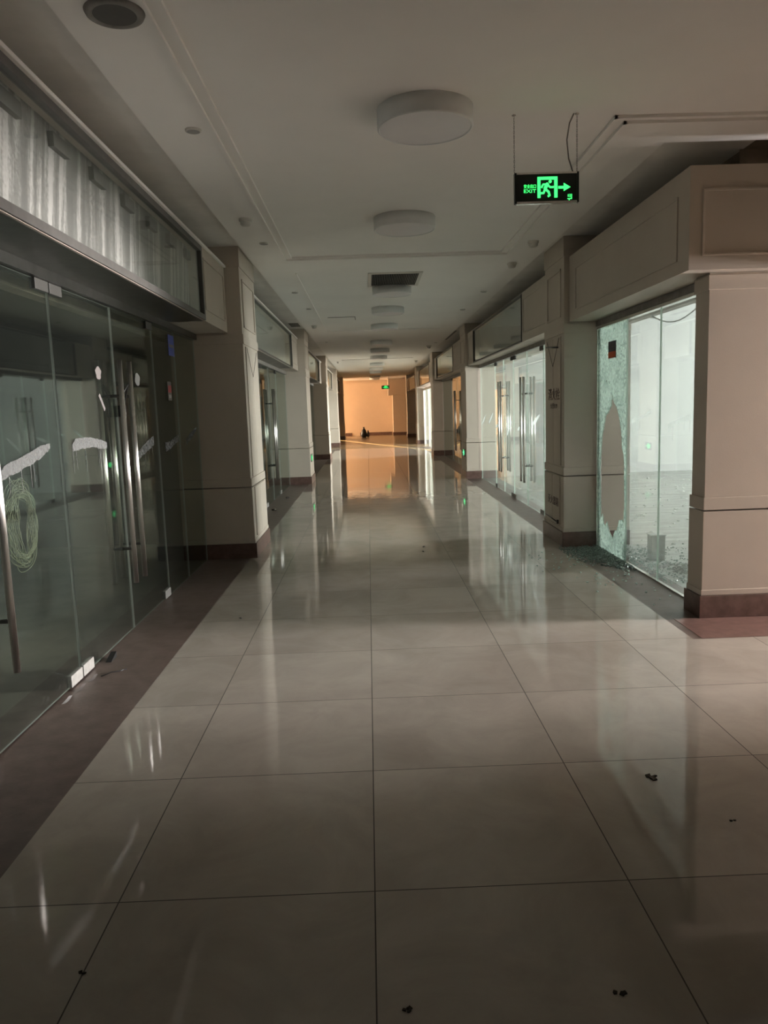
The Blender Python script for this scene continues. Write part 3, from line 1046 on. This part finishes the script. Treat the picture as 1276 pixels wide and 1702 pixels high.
def hydrant(label, side, xf, y0, y1, text):
    s = side
    t = thing('hydrant_cabinet', label, 'fire cabinet', (xf, (y0 + y1) / 2, 0.2), 'fire cabinets on the columns')
    x1 = xf - s * 0.022
    ym = (y0 + y1) / 2
    for (a, c) in ((y0, ym - 0.004), (ym + 0.004, y1)):
        obj('upper_door', MB().box(xf - s * 0.0005, xf - s * 0.010, a, c, 0.84, 2.17), PAINT, t, bevel=0.002)
        obj('lower_door', MB().box(xf - s * 0.0125, x1, a, c, 0.215, 0.73), PAINT, t, bevel=0.002)
    g = MB()
    xs, xe = xf - s * 0.0105, xf - s * 0.013
    zc = 1.88
    for yy in (y0 + 0.04, y1 - 0.04):
        d = Vector((0, yy - ym, 2.16 - zc)); L = d.length; d.normalize()
        nn = Vector((0, -d.z, d.y)) * 0.004
        p = [Vector((0, ym, zc)) - nn, Vector((0, ym, zc)) + nn, Vector((0, yy, 2.16)) + nn, Vector((0, yy, 2.16)) - nn]
        g.prism([(q.y, q.z) for q in p], 'x', xs, xe)
    obj('seam_lines', g, DARKLINE, t)
    if text:
        right = (0, -1, 0)
        text_mesh('lettering', '消火栓', 0.125, (xf - 0.012, y1 - 0.10, 1.525), right, (0, 0, 1), REDTXT, t, width=0.50)
        text_mesh('lettering', '火警119', 0.06, (xf - 0.012, y1 - 0.19, 1.435), right, (0, 0, 1), REDTXT, t, width=0.30)
        text_mesh('lettering', '灭火器箱', 0.095, (xf - 0.0235, y1 - 0.12, 0.40), right, (0, 0, 1), REDTXT, t, width=0.46)
        obj('door_closer', MB().tube([(xf - 0.03, y0 + 0.02, 2.06), (xf - 0.02, y1 - 0.05, 2.10)], 0.008), BLACK, t)
        obj('latch_bar', MB().tube([(xf - 0.03, y1 - 0.02, 0.25), (xf - 0.03, y0 + 0.06, 0.235)], 0.006).box(xf - 0.04, xf - 0.02, y0 + 0.03, y0 + 0.06, 0.22, 0.26), BLACK, t)
    return t


hydrant('tall beige fire hydrant cabinet with dark red characters on the right column', 1, RX, 7.92, 8.54, True)
hydrant('tall beige cabinet doors with V-shaped seam on the nearest left column', -1, LX, 7.95, 8.7, False)

# ------------------------------------------------------------------ ceiling fittings
LIGHTS = [(0.40, 4.38), (0.40, 6.74), (0.41, 10.46), (0.41, 12.54), (0.41, 15.0), (0.41, 18.54), (0.42, 21.0), (0.42, 23.8), (0.42, 27.4), (0.42, 30.4),
          (0.42, 33.2), (0.44, 38.0), (0.44, 40.4)]
names = ['largest, nearest of the unlit round ceiling lights', 'second unlit round ceiling light, before the air grille',
         'unlit round ceiling light just beyond the air grille', 'fourth unlit round ceiling light from the viewer', 'fifth unlit round ceiling light from the viewer',
         'sixth unlit round ceiling light, after a wider gap', 'seventh unlit round ceiling light from the viewer', 'eighth unlit round ceiling light from the viewer',
         'ninth unlit round ceiling light, small in the distance', 'tenth unlit round ceiling light, small in the distance',
         'eleventh unlit round ceiling light, small in the distance', 'twelfth unlit round light, where the ceiling turns orange',
         'last unlit round ceiling light, on the orange far ceiling']
t0 = thing('ceiling_light', names[0], 'ceiling light', (LIGHTS[0][0], LIGHTS[0][1], CEIL), 'round drum ceiling lights in a row')
c = (LIGHTS[0][0], LIGHTS[0][1], CEIL)
obj('drum', MB().lathe(c, [(0.235, 0.0), (0.262, 0.0), (0.262, -0.094), (0.255, -0.102), (0.249, -0.102), (0.247, -0.096)], 64), LAMPR, t0)
obj('diffuser', MB().lathe(c, [(0.248, -0.097), (0.2, -0.100), (0.1, -0.102), (0.0005, -0.103)], 64), LAMPW, t0)
for i, (x, y) in enumerate(LIGHTS[1:]):
    dup(t0, (x, y, CEIL), names[i + 1])

# air grille
t = thing('air_grille', 'rectangular dark slatted air grille in the ceiling, white frame', 'air vent', (0.42, 9.83, CEIL))
obj('frame', MB().box(0.09, 0.75, 9.33, 9.39, CEIL - 0.012, CEIL).box(0.09, 0.75, 10.27, 10.33, CEIL - 0.012, CEIL).box(0.09, 0.135, 9.39, 10.27, CEIL - 0.012, CEIL)
    .box(0.705, 0.75, 9.39, 10.27, CEIL - 0.012, CEIL), WHITEP, t, bevel=0.002)
obj('duct_backing', MB().box(0.135, 0.705, 9.39, 10.27, CEIL - 0.002, CEIL - 0.0005), VOIDB, t)
sl = MB()
for i in range(27):
    x = 0.147 + i * 0.0207
    sl.box(x, x + 0.005, 9.39, 10.27, CEIL - 0.011, CEIL - 0.002)
s_ = obj('slats', sl, DUSTY, t)
t = thing('access_hatch', 'small square flush access hatch in the ceiling, left of the lights', 'hatch', (-0.37, 13.85, CEIL))
obj('panel', MB().box(-0.60, -0.14, 13.6, 14.05, CEIL - 0.004, CEIL), CEILP, t)
obj('edge_gap', MB().box(-0.61, -0.13, 13.585, 13.6, CEIL - 0.006, CEIL).box(-0.14, -0.13, 13.6, 14.05, CEIL - 0.006, CEIL), DARKLINE, t)  # dark strips along the near and right edges of the hatch

t = thing('ceiling_speaker', 'big round dark speaker recessed in the ceiling, upper left', 'speaker', (-0.92, 3.29, CEIL))
obj('rim', MB().lathe((-0.92, 3.29, CEIL), [(0.085, -0.012), (0.095, -0.016), (0.112, -0.012), (0.118, 0.0)], 48), DUSTY, t)
obj('mesh_cover', MB().lathe((-0.92, 3.29, CEIL), [(0.087, -0.011), (0.05, -0.014), (0.0005, -0.015)], 48), GRILLE, t)


def disc(x, y, label, r=0.045, h=0.012, group='small round ceiling discs', m=GREYP):
    t = thing('ceiling_disc', label, 'ceiling disc', (x, y, CEIL), group)
    obj('rim', MB().lathe((x, y, CEIL), [(r * 0.8, -h), (r, -h * 0.7), (r * 1.02, 0.0)], 28), WHITEP, t)
    obj('cover', MB().lathe((x, y, CEIL), [(r * 0.81, -h), (r * 0.4, -h * 1.1), (0.0005, -h * 1.1)], 28), m, t)


for x, y, lb in [(-0.90, 4.58, 'round blank disc on the ceiling, right below the dark speaker in view'), (-0.90, 7.55, 'thin disc on the ceiling near the nearest left column'),
                 (-0.90, 10.65, 'thin ceiling disc over the second left shopfront, nearer one'), (-0.84, 12.36, 'thin ceiling disc over the second left shopfront, farther one'),
                 (1.74, 11.1, 'thin ceiling disc over the bright glass doors'), (1.68, 13.05, 'thin ceiling disc over the far end of the bright glass doors'),
                 (1.80, 19.5, 'ceiling disc above the dark right doorway'), (-0.88, 18.4, 'ceiling disc above the third left shop')]:
    disc(x, y, lb)


def detector(x, y, label):
    t = thing('smoke_detector', label, 'smoke detector', (x, y, CEIL), 'smoke detectors and sensors on the ceiling')
    obj('base', MB().lathe((x, y, CEIL), [(0.055, 0), (0.055, -0.018), (0.045, -0.024)], 28), WHITEP, t)
    obj('sensing_head', MB().lathe((x, y, CEIL), [(0.046, -0.023), (0.044, -0.045), (0.032, -0.056), (0.0005, -0.058)], 28), WHITEP, t)


for x, y, lb in [(-0.93, 6.62, 'smoke detector at the left ceiling edge before the nearest left column'), (1.74, 7.83, 'smoke detector at the right, nearest the exit sign'),
                 (1.74, 8.97, 'squat sensor on the ceiling beyond the right detector'), (-0.93, 14.8, 'sensor on the ceiling over the second left shop end'),
                 (-0.9, 26.0, 'dark little sensor on the left far ceiling'), (1.75, 26.6, 'dark little sensor on the right far ceiling')]:
    detector(x, y, lb)
t = thing('security_camera', 'small dome camera with a bright glint on the right far ceiling', 'camera', (1.70, 20.4, CEIL))
obj('mount', MB().lathe((1.70, 20.4, CEIL), [(0.07, 0), (0.07, -0.03), (0.05, -0.035)], 24), WHITEP, t)
obj('dome', MB().lathe((1.70, 20.4, CEIL), [(0.05, -0.034), (0.045, -0.06), (0.02, -0.08), (0.0005, -0.083)], 24), STEEL, t)
# thin slot diffusers along the ceiling edges
for (a, b_, lb) in (((-1.40, -1.22), (14.6, 15.2), 'dark slot in the cove above the second left column'), ((1.98, 2.05), (17.0, 19.2), 'dark slot along the right ceiling edge')):
    o = obj('slot_vent', MB().box(a[0], a[1], b_[0], b_[1], REC - 0.006, REC), DUSTY)
    recenter(tag(o, lb, 'vent'))

# ------------------------------------------------------------------ exit signs


def exit_graphics(t, x0, y, z0, w, h, m, arrow=True):
    """front facing -y; x0,z0 lower left of the panel"""
    u = w / 0.36
    yf = y

    def R(a, b_, c_, d_, mb):
        mb.box(x0 + a * u, x0 + b_ * u, yf - 0.002, yf, z0 + c_ * u, z0 + d_ * u)
    fr = MB()
    R(0.128, 0.145, 0.020, 0.130, fr); R(0.222, 0.240, 0.020, 0.130, fr); R(0.128, 0.240, 0.116, 0.132, fr)
    obj('lit_doorframe', fr, m, t)
    man = MB()
    P = lambda a, b_: (x0 + a * u, yf - 0.001, z0 + b_ * u)
    rr_ = 0.0055 * u
    man.tube([P(0.186, 0.096), P(0.178, 0.085), P(0.170, 0.066)], rr_ * 1.7, 8)          # trunk
    man.tube([P(0.182, 0.092), P(0.160, 0.092), P(0.150, 0.074)], rr_, 8)             # back arm
    man.tube([P(0.184, 0.088), P(0.200, 0.076), P(0.220, 0.077)], rr_, 8)               # front arm
    man.tube([P(0.172, 0.066), P(0.190, 0.052), P(0.196, 0.032), P(0.186, 0.027)], rr_ * 1.15, 8)  # front leg
    man.tube([P(0.170, 0.066), P(0.162, 0.046), P(0.143, 0.045)], rr_ * 1.15, 8)            # rear leg
    man.cyl((x0 + 0.199 * u, yf - 0.003, z0 + 0.106 * u), 0.0085 * u, 0.0085 * u, 0.003, 'y', 16)
    obj('running_figure', man, m, t)
    ar = MB()
    ar.prism([(x0 + a * u, z0 + b_ * u) for a, b_ in ((0.245, 0.067), (0.275, 0.067), (0.275, 0.053), (0.313, 0.074), (0.275, 0.097), (0.275, 0.081), (0.245, 0.081))], 'y', yf - 0.002, yf)
    obj('lit_arrow', ar, m, t)
    text_mesh('lettering', '安全出口', 0.021 * u, (x0 + 0.052 * u, yf - 0.001, z0 + 0.073 * u), (1, 0, 0), (0, 0, 1), m, t, width=0.068 * u)
    text_mesh('lettering', 'EXIT', 0.018 * u, (x0 + 0.052 * u, yf - 0.001, z0 + 0.049 * u), (1, 0, 0), (0, 0, 1), m, t, width=0.068 * u)
    mk = MB()
    for a, b_, c_, d_ in ((0.298, 0.302, 0.022, 0.036), (0.307, 0.311, 0.020, 0.037), (0.316, 0.321, 0.014, 0.037), (0.296, 0.321, 0.010, 0.014), (0.303, 0.309, 0.004, 0.010)):
        R(a, b_, c_, d_, mk)
    obj('lit_mark', mk, m, t)


def exit_sign(label, x0, y, z0, w, h, chains=True, gm=GREEN):
    t = thing('exit_sign', label, 'exit sign', (x0 + w / 2, y, z0), 'green exit signs hung from the ceiling')
    obj('housing', MB().box(x0 + 0.008, x0 + w - 0.008, y, y + 0.02, z0, z0 + h), BLACK, t)
    obj('end_cap', MB().box(x0, x0 + 0.012, y - 0.006, y + 0.026, z0 - 0.004, z0 + h + 0.004), BLACK, t, bevel=0.002)
    obj('end_cap', MB().box(x0 + w - 0.012, x0 + w, y - 0.006, y + 0.026, z0 - 0.004, z0 + h + 0.004), BLACK, t, bevel=0.002)
    obj('metal_rail', MB().box(x0 + 0.01, x0 + w - 0.01, y - 0.005, y + 0.025, z0 + h - 0.006, z0 + h + 0.004).box(x0 + 0.01, x0 + w - 0.01, y - 0.005, y + 0.025, z0 - 0.006, z0 + 0.006), STEEL, t)
    exit_graphics(t, x0, y - 0.001, z0 + 0.004, w, h, gm)
    if chains:
        for xx, dx in ((x0 + 0.002, -0.006), (x0 + w - 0.008, 0.0)):
            mb = MB()
            zt = CEIL
            zb = z0 + h + 0.004
            k = int((zt - zb) / 0.013)
            for i in range(k + 1):
                z = zb + (zt - zb) * i / k
                d = 0.0035 if i % 2 else 0.0
                pts = [(xx + (0.0028 * math.cos(a) if i % 2 else 0), y + 0.01 + (0 if i % 2 else 0.0028 * math.cos(a)), z + 0.0085 * math.sin(a)) for a in [2 * math.pi * j / 8 for j in range(9)]]
                mb.tube(pts, 0.0011, 5)
            obj('chain', mb, DUSTY, t)
            obj('ceiling_hook', MB().lathe((xx, y + 0.01, CEIL), [(0.012, 0), (0.012, -0.005), (0.003, -0.008)], 12), STEEL, t)
        xx = x0 + w - 0.02
        obj('power_cord', MB().tube([(xx - 0.005, y + 0.01, CEIL), (xx - 0.03, y + 0.01, CEIL - 0.05), (xx - 0.045, y + 0.01, CEIL - 0.14), (xx - 0.035, y + 0.01, CEIL - 0.24), (xx - 0.01, y + 0.01, z0 + h)], 0.004, 8), DUSTY, t)
    return t


exit_sign('large lit green exit sign with right arrow, hung on chains near the viewer', 0.905, 4.48, 2.625, 0.365, 0.158)
exit_sign('tiny lit green exit sign far off before the orange end wall', 0.78, 39.5, 2.48, 0.40, 0.17, True)

for (x, s, y, lb) in ((LX, 1, 16.0, 'faint green low exit marker on the second left column'), (RX, -1, 16.0, 'faint green low exit marker on the second right column')):
    t = thing('low_exit_marker', lb, 'exit marker', (x, y, 0.42), 'low green exit markers on columns')
    obj('plate', MB().box(x + s * 0.0125, x + s * 0.024, y - 0.17, y + 0.17, 0.44, 0.60), BLACK, t)
    e = MB()
    e.box(x + s * 0.024, x + s * 0.026, y - 0.12, y - 0.05, 0.48, 0.56).box(x + s * 0.024, x + s * 0.026, y - 0.03, y + 0.03, 0.46, 0.58).box(x + s * 0.024, x + s * 0.026, y + 0.05, y + 0.13, 0.51, 0.53)
    obj('lit_symbols', e, GREENL, t)

# ------------------------------------------------------------------ marks on the glass


def smear(name, label, x, pts, th, parent=None, drips=0, m=GLUE, group='dried glue smears on the glass', seed=1):
    """a band of dried glue along pts (y,z,halfwidth) on plane x"""
    rnd = random.Random(seed)
    topp, bot = [], []
    for i in range(len(pts) - 1):
        for k in range(6):
            f = k / 6
            y = pts[i][0] * (1 - f) + pts[i + 1][0] * f
            z = pts[i][1] * (1 - f) + pts[i + 1][1] * f
            w = pts[i][2] * (1 - f) + pts[i + 1][2] * f
            topp.append((y, z + w + rnd.uniform(-.003, .003)))
            bot.append((y, z - w + rnd.uniform(-.006, .003)))
    y, z, w = pts[-1]
    topp.append((y, z + w)); bot.append((y, z - w))
    mb = MB()
    for i in range(len(topp) - 1):
        mb.prism([bot[i], bot[i + 1], topp[i + 1], topp[i]], 'x', x, x + th)
    for d in range(drips):
        k = rnd.randrange(len(bot) - 1)
        L = rnd.uniform(0.05, 0.14)
        mb.prism([(bot[k][0], bot[k][1] - L), (bot[k][0] + 0.003, bot[k][1] - L), (bot[k][0] + 0.004, bot[k][1] + 0.004), (bot[k][0] - 0.001, bot[k][1] + 0.004)], 'x', x, x + th * 0.6)
    o = obj(name, mb, m)
    recenter(tag(o, label, 'glue smear', group))
    return o


xo = LG + 0.0056
smear('glue_smear', 'long slanting grey glue smear on the leaf with the wire coil', xo, [(3.53, 1.235, .012), (3.60, 1.262, .03), (3.8, 1.295, .030), (4.02, 1.335, .03), (4.13, 1.36, .012)], 0.002, drips=4, seed=2)
smear('glue_smear', 'arched grey glue smear with drips, left of the tall handles', xo, [(4.44, 1.335, .02), (4.50, 1.35, .033), (4.70, 1.355, .03), (4.86, 1.34, .028), (5.02, 1.32, .022)], 0.002, drips=9, seed=3)
smear('glue_smear', 'grey glue smear just right of the tall steel handles', xo, [(5.62, 1.20, .02), (5.75, 1.23, .032), (5.95, 1.275, .035), (6.12, 1.31, .035)], 0.002, drips=3, seed=4)
smear('glue_smear', 'short glue smear on the pane with narrow sticker', xo, [(6.46, 1.235, .04), (6.6, 1.245, .03), (6.8, 1.285, .026), (6.92, 1.295, .03)], 0.002, drips=1, seed=5)
smear('glue_smear', 'small glue smear nearest the nearest left column', xo, [(7.2, 1.25, .03), (7.36, 1.29, .03), (7.55, 1.34, .02), (7.66, 1.37, .01)], 0.002, seed=6)
xi = RG1 - 0.0076
GLUED = veil_mat('faint_glue', (0.55, 0.6, 0.57), 0.16, 0.7)
smear('glue_smear', 'faint grey glue smear on the pane beside the shattered one', xi, [(6.30, 1.405, .018), (6.45, 1.365, .008), (6.6, 1.335, .008), (6.76, 1.315, .02)], 0.002, drips=3, m=GLUED, seed=7)
smear('glue_smear', 'faint grey glue smear on the pane by the corner column', xi, [(5.50, 1.37, .02), (5.62, 1.345, .02), (5.78, 1.325, .012), (5.93, 1.275, .03)], 0.002, drips=3, m=GLUED, seed=8)
xi2 = RG2 - 0.0076
for i, (y, z, dz) in enumerate(((15.2, 1.2, .09), (14.3, 1.25, .09), (13.5, 1.15, .05), (12.45, 1.1, .12), (11.5, 1.15, .05), (10.45, 1.27, .07))):
    smear('glue_smear', ['leftmost white glue streak on the bright fixed pane', 'second white glue streak on the bright fixed pane', 'white glue dab by the farther steel handles',
                         'white glue streak between the two handle pairs', 'white glue dab beside the nearer steel handles', 'branching white glue mark on the nearest bright door leaf'][i],
          xi2, [(y + .25, z - dz, .02), (y, z, .03), (y - .22, z + dz, .015)], 0.002, m=GLUEW, seed=10 + i)

o = obj('wire_coil', MB(), WIRE)
bpy.data.objects.remove(o)
mb = MB()
rnd = random.Random(5)
for k in range(26):
    hug = k >= 12   # strands bunched towards the right side of the coil
    cy, cz = 3.78 + rnd.uniform(-.01, .03) + (0.03 if hug else 0), 1.01 + rnd.uniform(-.03, .02)
    ry, rz = (0.09 if hug else 0.13) + rnd.uniform(-.025, .045), 0.155 + rnd.uniform(-.03, .04)
    ph = rnd.uniform(0, 6)
    pts = []
    for j in range(41):
        a = 2 * math.pi * j / 40
        pts.append((LG - 0.035 + 0.014 * math.sin(3 * a + ph), cy + ry * math.cos(a) * (1 + .05 * math.sin(2 * a + ph)), cz + rz * math.sin(a) - (0.05 if math.sin(a) < 0 else 0) * abs(math.sin(a))))
    mb.tube(pts, 0.0018, 5)
mb.tube([(LG - 0.02, 3.78, 1.16), (LG - 0.012, 3.70, 1.20), (LG - 0.008, 3.66, 1.24)], 0.002, 5)
o = obj('wire_coil', mb, WIRE)
recenter(tag(o, 'loose coil of thin yellow-green wire hanging behind the dark glass', 'wire coil'))


def sticker(label, x, y0, y1, z0, z1, m, extra=None, s=1):
    t = thing('sticker', label, 'sticker', (x, (y0 + y1) / 2, z0), 'small stickers on the dark glass')
    obj('paper', MB().box(x, x + s * 0.0015, y0, y1, z0, z1), m, t)
    if extra:
        for (a, b_, c_, d_, mm, nm) in extra:
            obj(nm, MB().box(x + s * 0.0016, x + s * 0.0024, y0 + (y1 - y0) * a, y0 + (y1 - y0) * b_, z0 + (z1 - z0) * c_, z0 + (z1 - z0) * d_), mm, t)
    return t


sticker('narrow white and red sticker on the fixed dark pane', xo, 6.66, 6.78, 1.63, 1.79, PAPER, [(0.1, 0.95, 0.42, 0.8, REDP, 'red_block'), (0.2, 0.8, 0.12, 0.3, GREYP, 'fine_print')])
sticker('blue and white notice high on the fixed dark pane', xo, 6.78, 6.98, 2.02, 2.20, BLUEP, [(0.1, 0.9, 0.4, 0.55, PAPER, 'white_lines')])
t = thing('sticker', 'small torn round pale sticker left of the tall handles', 'sticker', (xo, 4.97, 1.73), 'small stickers on the dark glass')
obj('paper', MB().prism([(4.97 + .05 * math.cos(a) * (1 + .2 * math.sin(5 * a)), 1.785 + .042 * math.sin(a)) for a in [2 * math.pi * k / 18 for k in range(18)]], 'x', xo, xo + .002), PAPER, t)
t = thing('sticker', 'tilted pale pink label under the torn round sticker', 'sticker', (xo, 4.99, 1.53), 'small stickers on the dark glass')
obj('paper', MB().prism([(4.94, 1.64), (4.965, 1.655), (5.05, 1.56), (5.03, 1.54)], 'x', xo, xo + .002), PAPER, t)
t = thing('sticker', 'round grey sticker on the leaf right of the tall handles', 'sticker', (xo, 5.8, 1.72), 'small stickers on the dark glass')
obj('paper', MB().prism([(5.80 + .06 * math.cos(a) * (1 + .15 * math.sin(4 * a)), 1.775 + .048 * math.sin(a)) for a in [2 * math.pi * k / 18 for k in range(18)]], 'x', xo, xo + .002), GREYP, t)
# lock box between the tall handles
t = thing('door_lock', 'black bike-lock style clamp between the meeting tall steel handles', 'lock', (LG + 0.05, 5.29, 1.50))
obj('lock_body', MB().box(LG + 0.02, LG + 0.055, 5.255, 5.33, 1.50, 1.58), BLACK, t, bevel=0.006)
obj('shackle', MB().tube([(LG + 0.04, 5.27, 1.57), (LG + 0.06, 5.26, 1.66), (LG + 0.09, 5.30, 1.72), (LG + 0.06, 5.34, 1.66), (LG + 0.04, 5.32, 1.57)], 0.006, 8), BLACK, t)
# ---------------------------------------------------------------- things on the floor


def chip(mb, x, y, z, r, rnd, flat=0.35):
    n_ = rnd.randint(4, 6)
    a0 = rnd.uniform(0, 6)
    tilt = Matrix.Rotation(rnd.uniform(-.4, .4), 3, 'X') @ Matrix.Rotation(rnd.uniform(-.4, .4), 3, 'Y')
    p = [Vector((r * rnd.uniform(.6, 1.1) * math.cos(a0 + 2 * math.pi * k / n_), r * rnd.uniform(.6, 1.1) * math.sin(a0 + 2 * math.pi * k / n_), 0)) for k in range(n_)]
    h = Vector((0, 0, r * flat))
    b = len(mb.v)
    c = Vector((x, y, z + r * flat))
    mb.v += [tuple(c + tilt @ (q - h)) for q in p] + [tuple(c + tilt @ (q + h)) for q in p]
    mb.f.append(tuple(b + k for k in reversed(range(n_)))); mb.m.append(0); mb.s.append(False)
    mb.f.append(tuple(b + n_ + k for k in range(n_))); mb.m.append(0); mb.s.append(False)
    for k in range(n_):
        j = (k + 1) % n_
        mb.f.append((b + k, b + j, b + n_ + j, b + n_ + k)); mb.m.append(0); mb.s.append(False)


rnd = random.Random(11)
mb = MB()
for i in range(2600):
    y = rnd.triangular(6.5, 7.80, 7.55)
    w = 0.40 * min(1, max(0.12, (y - 6.3) / 1.1))
    x = 2.36 - abs(rnd.gauss(0, w * 0.55))
    if x < 1.95: continue
    chip(mb, x, y, 0.0 + rnd.random() ** 2 * 0.022 * max(0, 1 - (2.36 - x) / .4), rnd.uniform(.004, .011), rnd)
for i in range(900):
    y = rnd.uniform(6.0, 8.4); x = 2.42 + abs(rnd.gauss(0, 0.3))
    if x > 2.7 and 7.7 < y < 8.7: continue
    if x > 2.66 and y > 7.7: continue
    chip(mb, x, y, 0.0, rnd.uniform(.005, .013), rnd)
DSHARD = mat('dirty_glass_crumbs', (0.22, 0.28, 0.25), 0.25, vary=0.7, scale=120)
tag(recenter(obj('glass_crumbs', mb, DSHARD)), 'dark green heap of broken glass crumbs under the shattered pane', 'broken glass', kind='stuff')
mb = MB()
for i in range(110):
    y = rnd.triangular(5.3, 7.6, 6.9); x = 2.30 - abs(rnd.gauss(0, 0.28))
    if x < 1.5: continue
    chip(mb, x, y, 0.0, rnd.uniform(.005, .011), rnd)
for i in range(26):
    chip(mb, rnd.uniform(1.55, 2.0), rnd.uniform(6.5, 7.4), 0, rnd.uniform(.005, .010), rnd)
tag(recenter(obj('glass_crumbs', mb, SHARD)), 'sparse bright glass crumbs scattered over the tiles right of the corridor', 'broken glass', kind='stuff')
for i, (x, y, r, lb) in enumerate(((-0.96, 5.46, .012, 'tiny white crumb alone on tiles near the left border'), (0.58, 8.07, .014, 'tiny white crumb in mid corridor, farther one'),
                                   (0.56, 7.80, .014, 'tiny white crumb in mid corridor, nearer one'))):
    mb = MB(); chip(mb, x, y, 0, r, rnd)
    tag(recenter(obj('crumb', mb, PAPER)), lb, 'crumb')
for x, y, r, lb in ((1.12, 2.84, .025, 'dark crumpled leaf scrap on the tile right of the middle joint'), (1.28, 2.51, .01, 'dark speck on the right tile'),
                    (0.62, 1.74, .014, 'dark clod near the bottom edge, right of centre'), (0.08, 1.72, .012, 'dark speck low in the picture centre'),
                    (-0.80, 1.90, .011, 'dark speck on the left tile low down')):
    mb = MB()
    for k in range(4):
        chip(mb, x + rnd.uniform(-r, r), y + rnd.uniform(-r, r) * .5, 0, r * .6, rnd, .2)
    tag(recenter(obj('dirt_speck', mb, DIRT)), lb, 'dirt')

# litter below the dark doors
t = thing('door_stop', 'black rubber door wedge on the brown border by the dark doors', 'door stop', (-1.63, 4.6, 0))
obj('wedge', MB().prism([(4.56, 0.0), (4.67, 0.0), (4.67, 0.036)], 'x', -1.645, -1.61), BLACK, t)
for x, y, lb, mm in ((-1.60, 4.25, 'white curled paper scrap at the door floor patch', PAPER), (-1.61, 4.10, 'pale paper scrap nearer than the floor patch', PAPER), (-1.62, 3.92, 'grey paper scrap farthest left along the glass', GREYP)):
    mb = MB()
    wv = rnd.uniform(.007, .011)
    sk = rnd.uniform(-.02, .02)
    for k in range(7):
        f0, f1 = k / 7, (k + 1) / 7
        P0 = (x - .02 + sk * f0, y - .035 + .07 * f0, .002 + .018 * f0 * f0)
        P1 = (x - .02 + sk * f1, y - .035 + .07 * f1, .002 + .018 * f1 * f1)
        w0, w1 = wv * (1 - .5 * abs(f0 - .4)), wv * (1 - .5 * abs(f1 - .4))
        mb.face([(P0[0] - w0, P0[1], P0[2]), (P0[0] + w0, P0[1] + .01, P0[2]), (P1[0] + w1, P1[1] + .01, P1[2]), (P1[0] - w1, P1[1], P1[2])])
        mb.face([(P0[0] - w0, P0[1], P0[2] + .001), (P0[0] + w0, P0[1] + .01, P0[2] + .001), (P1[0] + w1, P1[1] + .01, P1[2] + .001), (P1[0] - w1, P1[1], P1[2] + .001)])
    tag(recenter(obj('paper_scrap', mb, mm)), lb, 'paper scrap')
tag(recenter(obj('wire_bit', MB().tube([(-1.58, 4.30, .004), (-1.54, 4.36, .006), (-1.50, 4.38, .004), (-1.47, 4.42, .004)], .003), BLACK)), 'short dark wire end on the brown border beside the paper scraps', 'wire')
for x, y, lb in ((-1.42, 13.2, 'white scrap on the border before the second left shop'), (-1.46, 11.6, 'small dark scrap on the border before the second left shop')):
    mb = MB(); chip(mb, x, y, 0, .045, rnd, .25)
    tag(recenter(obj('paper_scrap', mb, PAPER if 'white' in lb else DIRT)), lb, 'paper scrap')

# things inside the bright shop
t = thing('plaster_block', 'grey upright block standing behind the clear glass pane', 'block', (2.70, 6.98, 0))
obj('block_body', MB().box(2.635, 2.765, 6.93, 7.05, 0, 0.235), CONC, t, bevel=0.006)
obj('dust_cap', MB().box(2.63, 2.77, 6.925, 7.055, 0.235, 0.243), PALE, t)
mb = MB()
for i in range(260):
    a = rnd.uniform(0, 6.28); q = abs(rnd.gauss(0, .13))
    chip(mb, 2.80 + q * math.cos(a) * .9, 6.45 + q * math.sin(a), max(0, .055 - q * .28) * rnd.random(), rnd.uniform(.008, .02), rnd)
tag(recenter(obj('rubble_heap', mb, CONC)), 'low grey rubble heap behind the clear pane by the corner column', 'rubble', kind='stuff')
mb = MB()
for i in range(700):
    chip(mb, rnd.uniform(2.55, 7.5), rnd.uniform(7.2 if False else 6.6, 14.8), 0, rnd.uniform(.008, .03), rnd, .2)
tag(recenter(obj('debris', mb, PALE)), 'pale debris scattered over the floor of the bright empty shop', 'debris', kind='stuff')
t = thing('hanging_cable', 'thin grey cable sagging behind the top of the clear pane', 'cable', (2.6, 6.4, 2.0))
obj('cord', MB().tube([(2.62, 6.95 - .12 * k, 2.235 - .10 * math.sin(math.pi * k / 9)) for k in range(10)], .006, 6), GREYP, t)
obj('tie', MB().box(2.605, 2.635, 6.94, 6.96, 2.22, 2.45).box(2.605, 2.635, 5.86, 5.88, 2.22, 2.45), GREYP, t)

# bag at the far end
t = thing('rubbish_bag', 'dark rubbish bag slumped on the floor before the orange end wall', 'bag', (-0.2, 40.5, 0))
obj('sack', MB().lathe((-0.22, 40.5, 0), [(0.10, 0), (0.17, 0.06), (0.17, 0.2), (0.12, 0.36), (0.05, 0.46), (0.03, 0.5), (0.06, 0.55)], 14), BLACK, t)
obj('white_flap', MB().lathe((0.0, 40.45, 0), [(0.02, 0), (0.07, 0.06), (0.06, 0.2), (0.03, 0.34), (0.001, 0.4)], 10), PAPER, t)
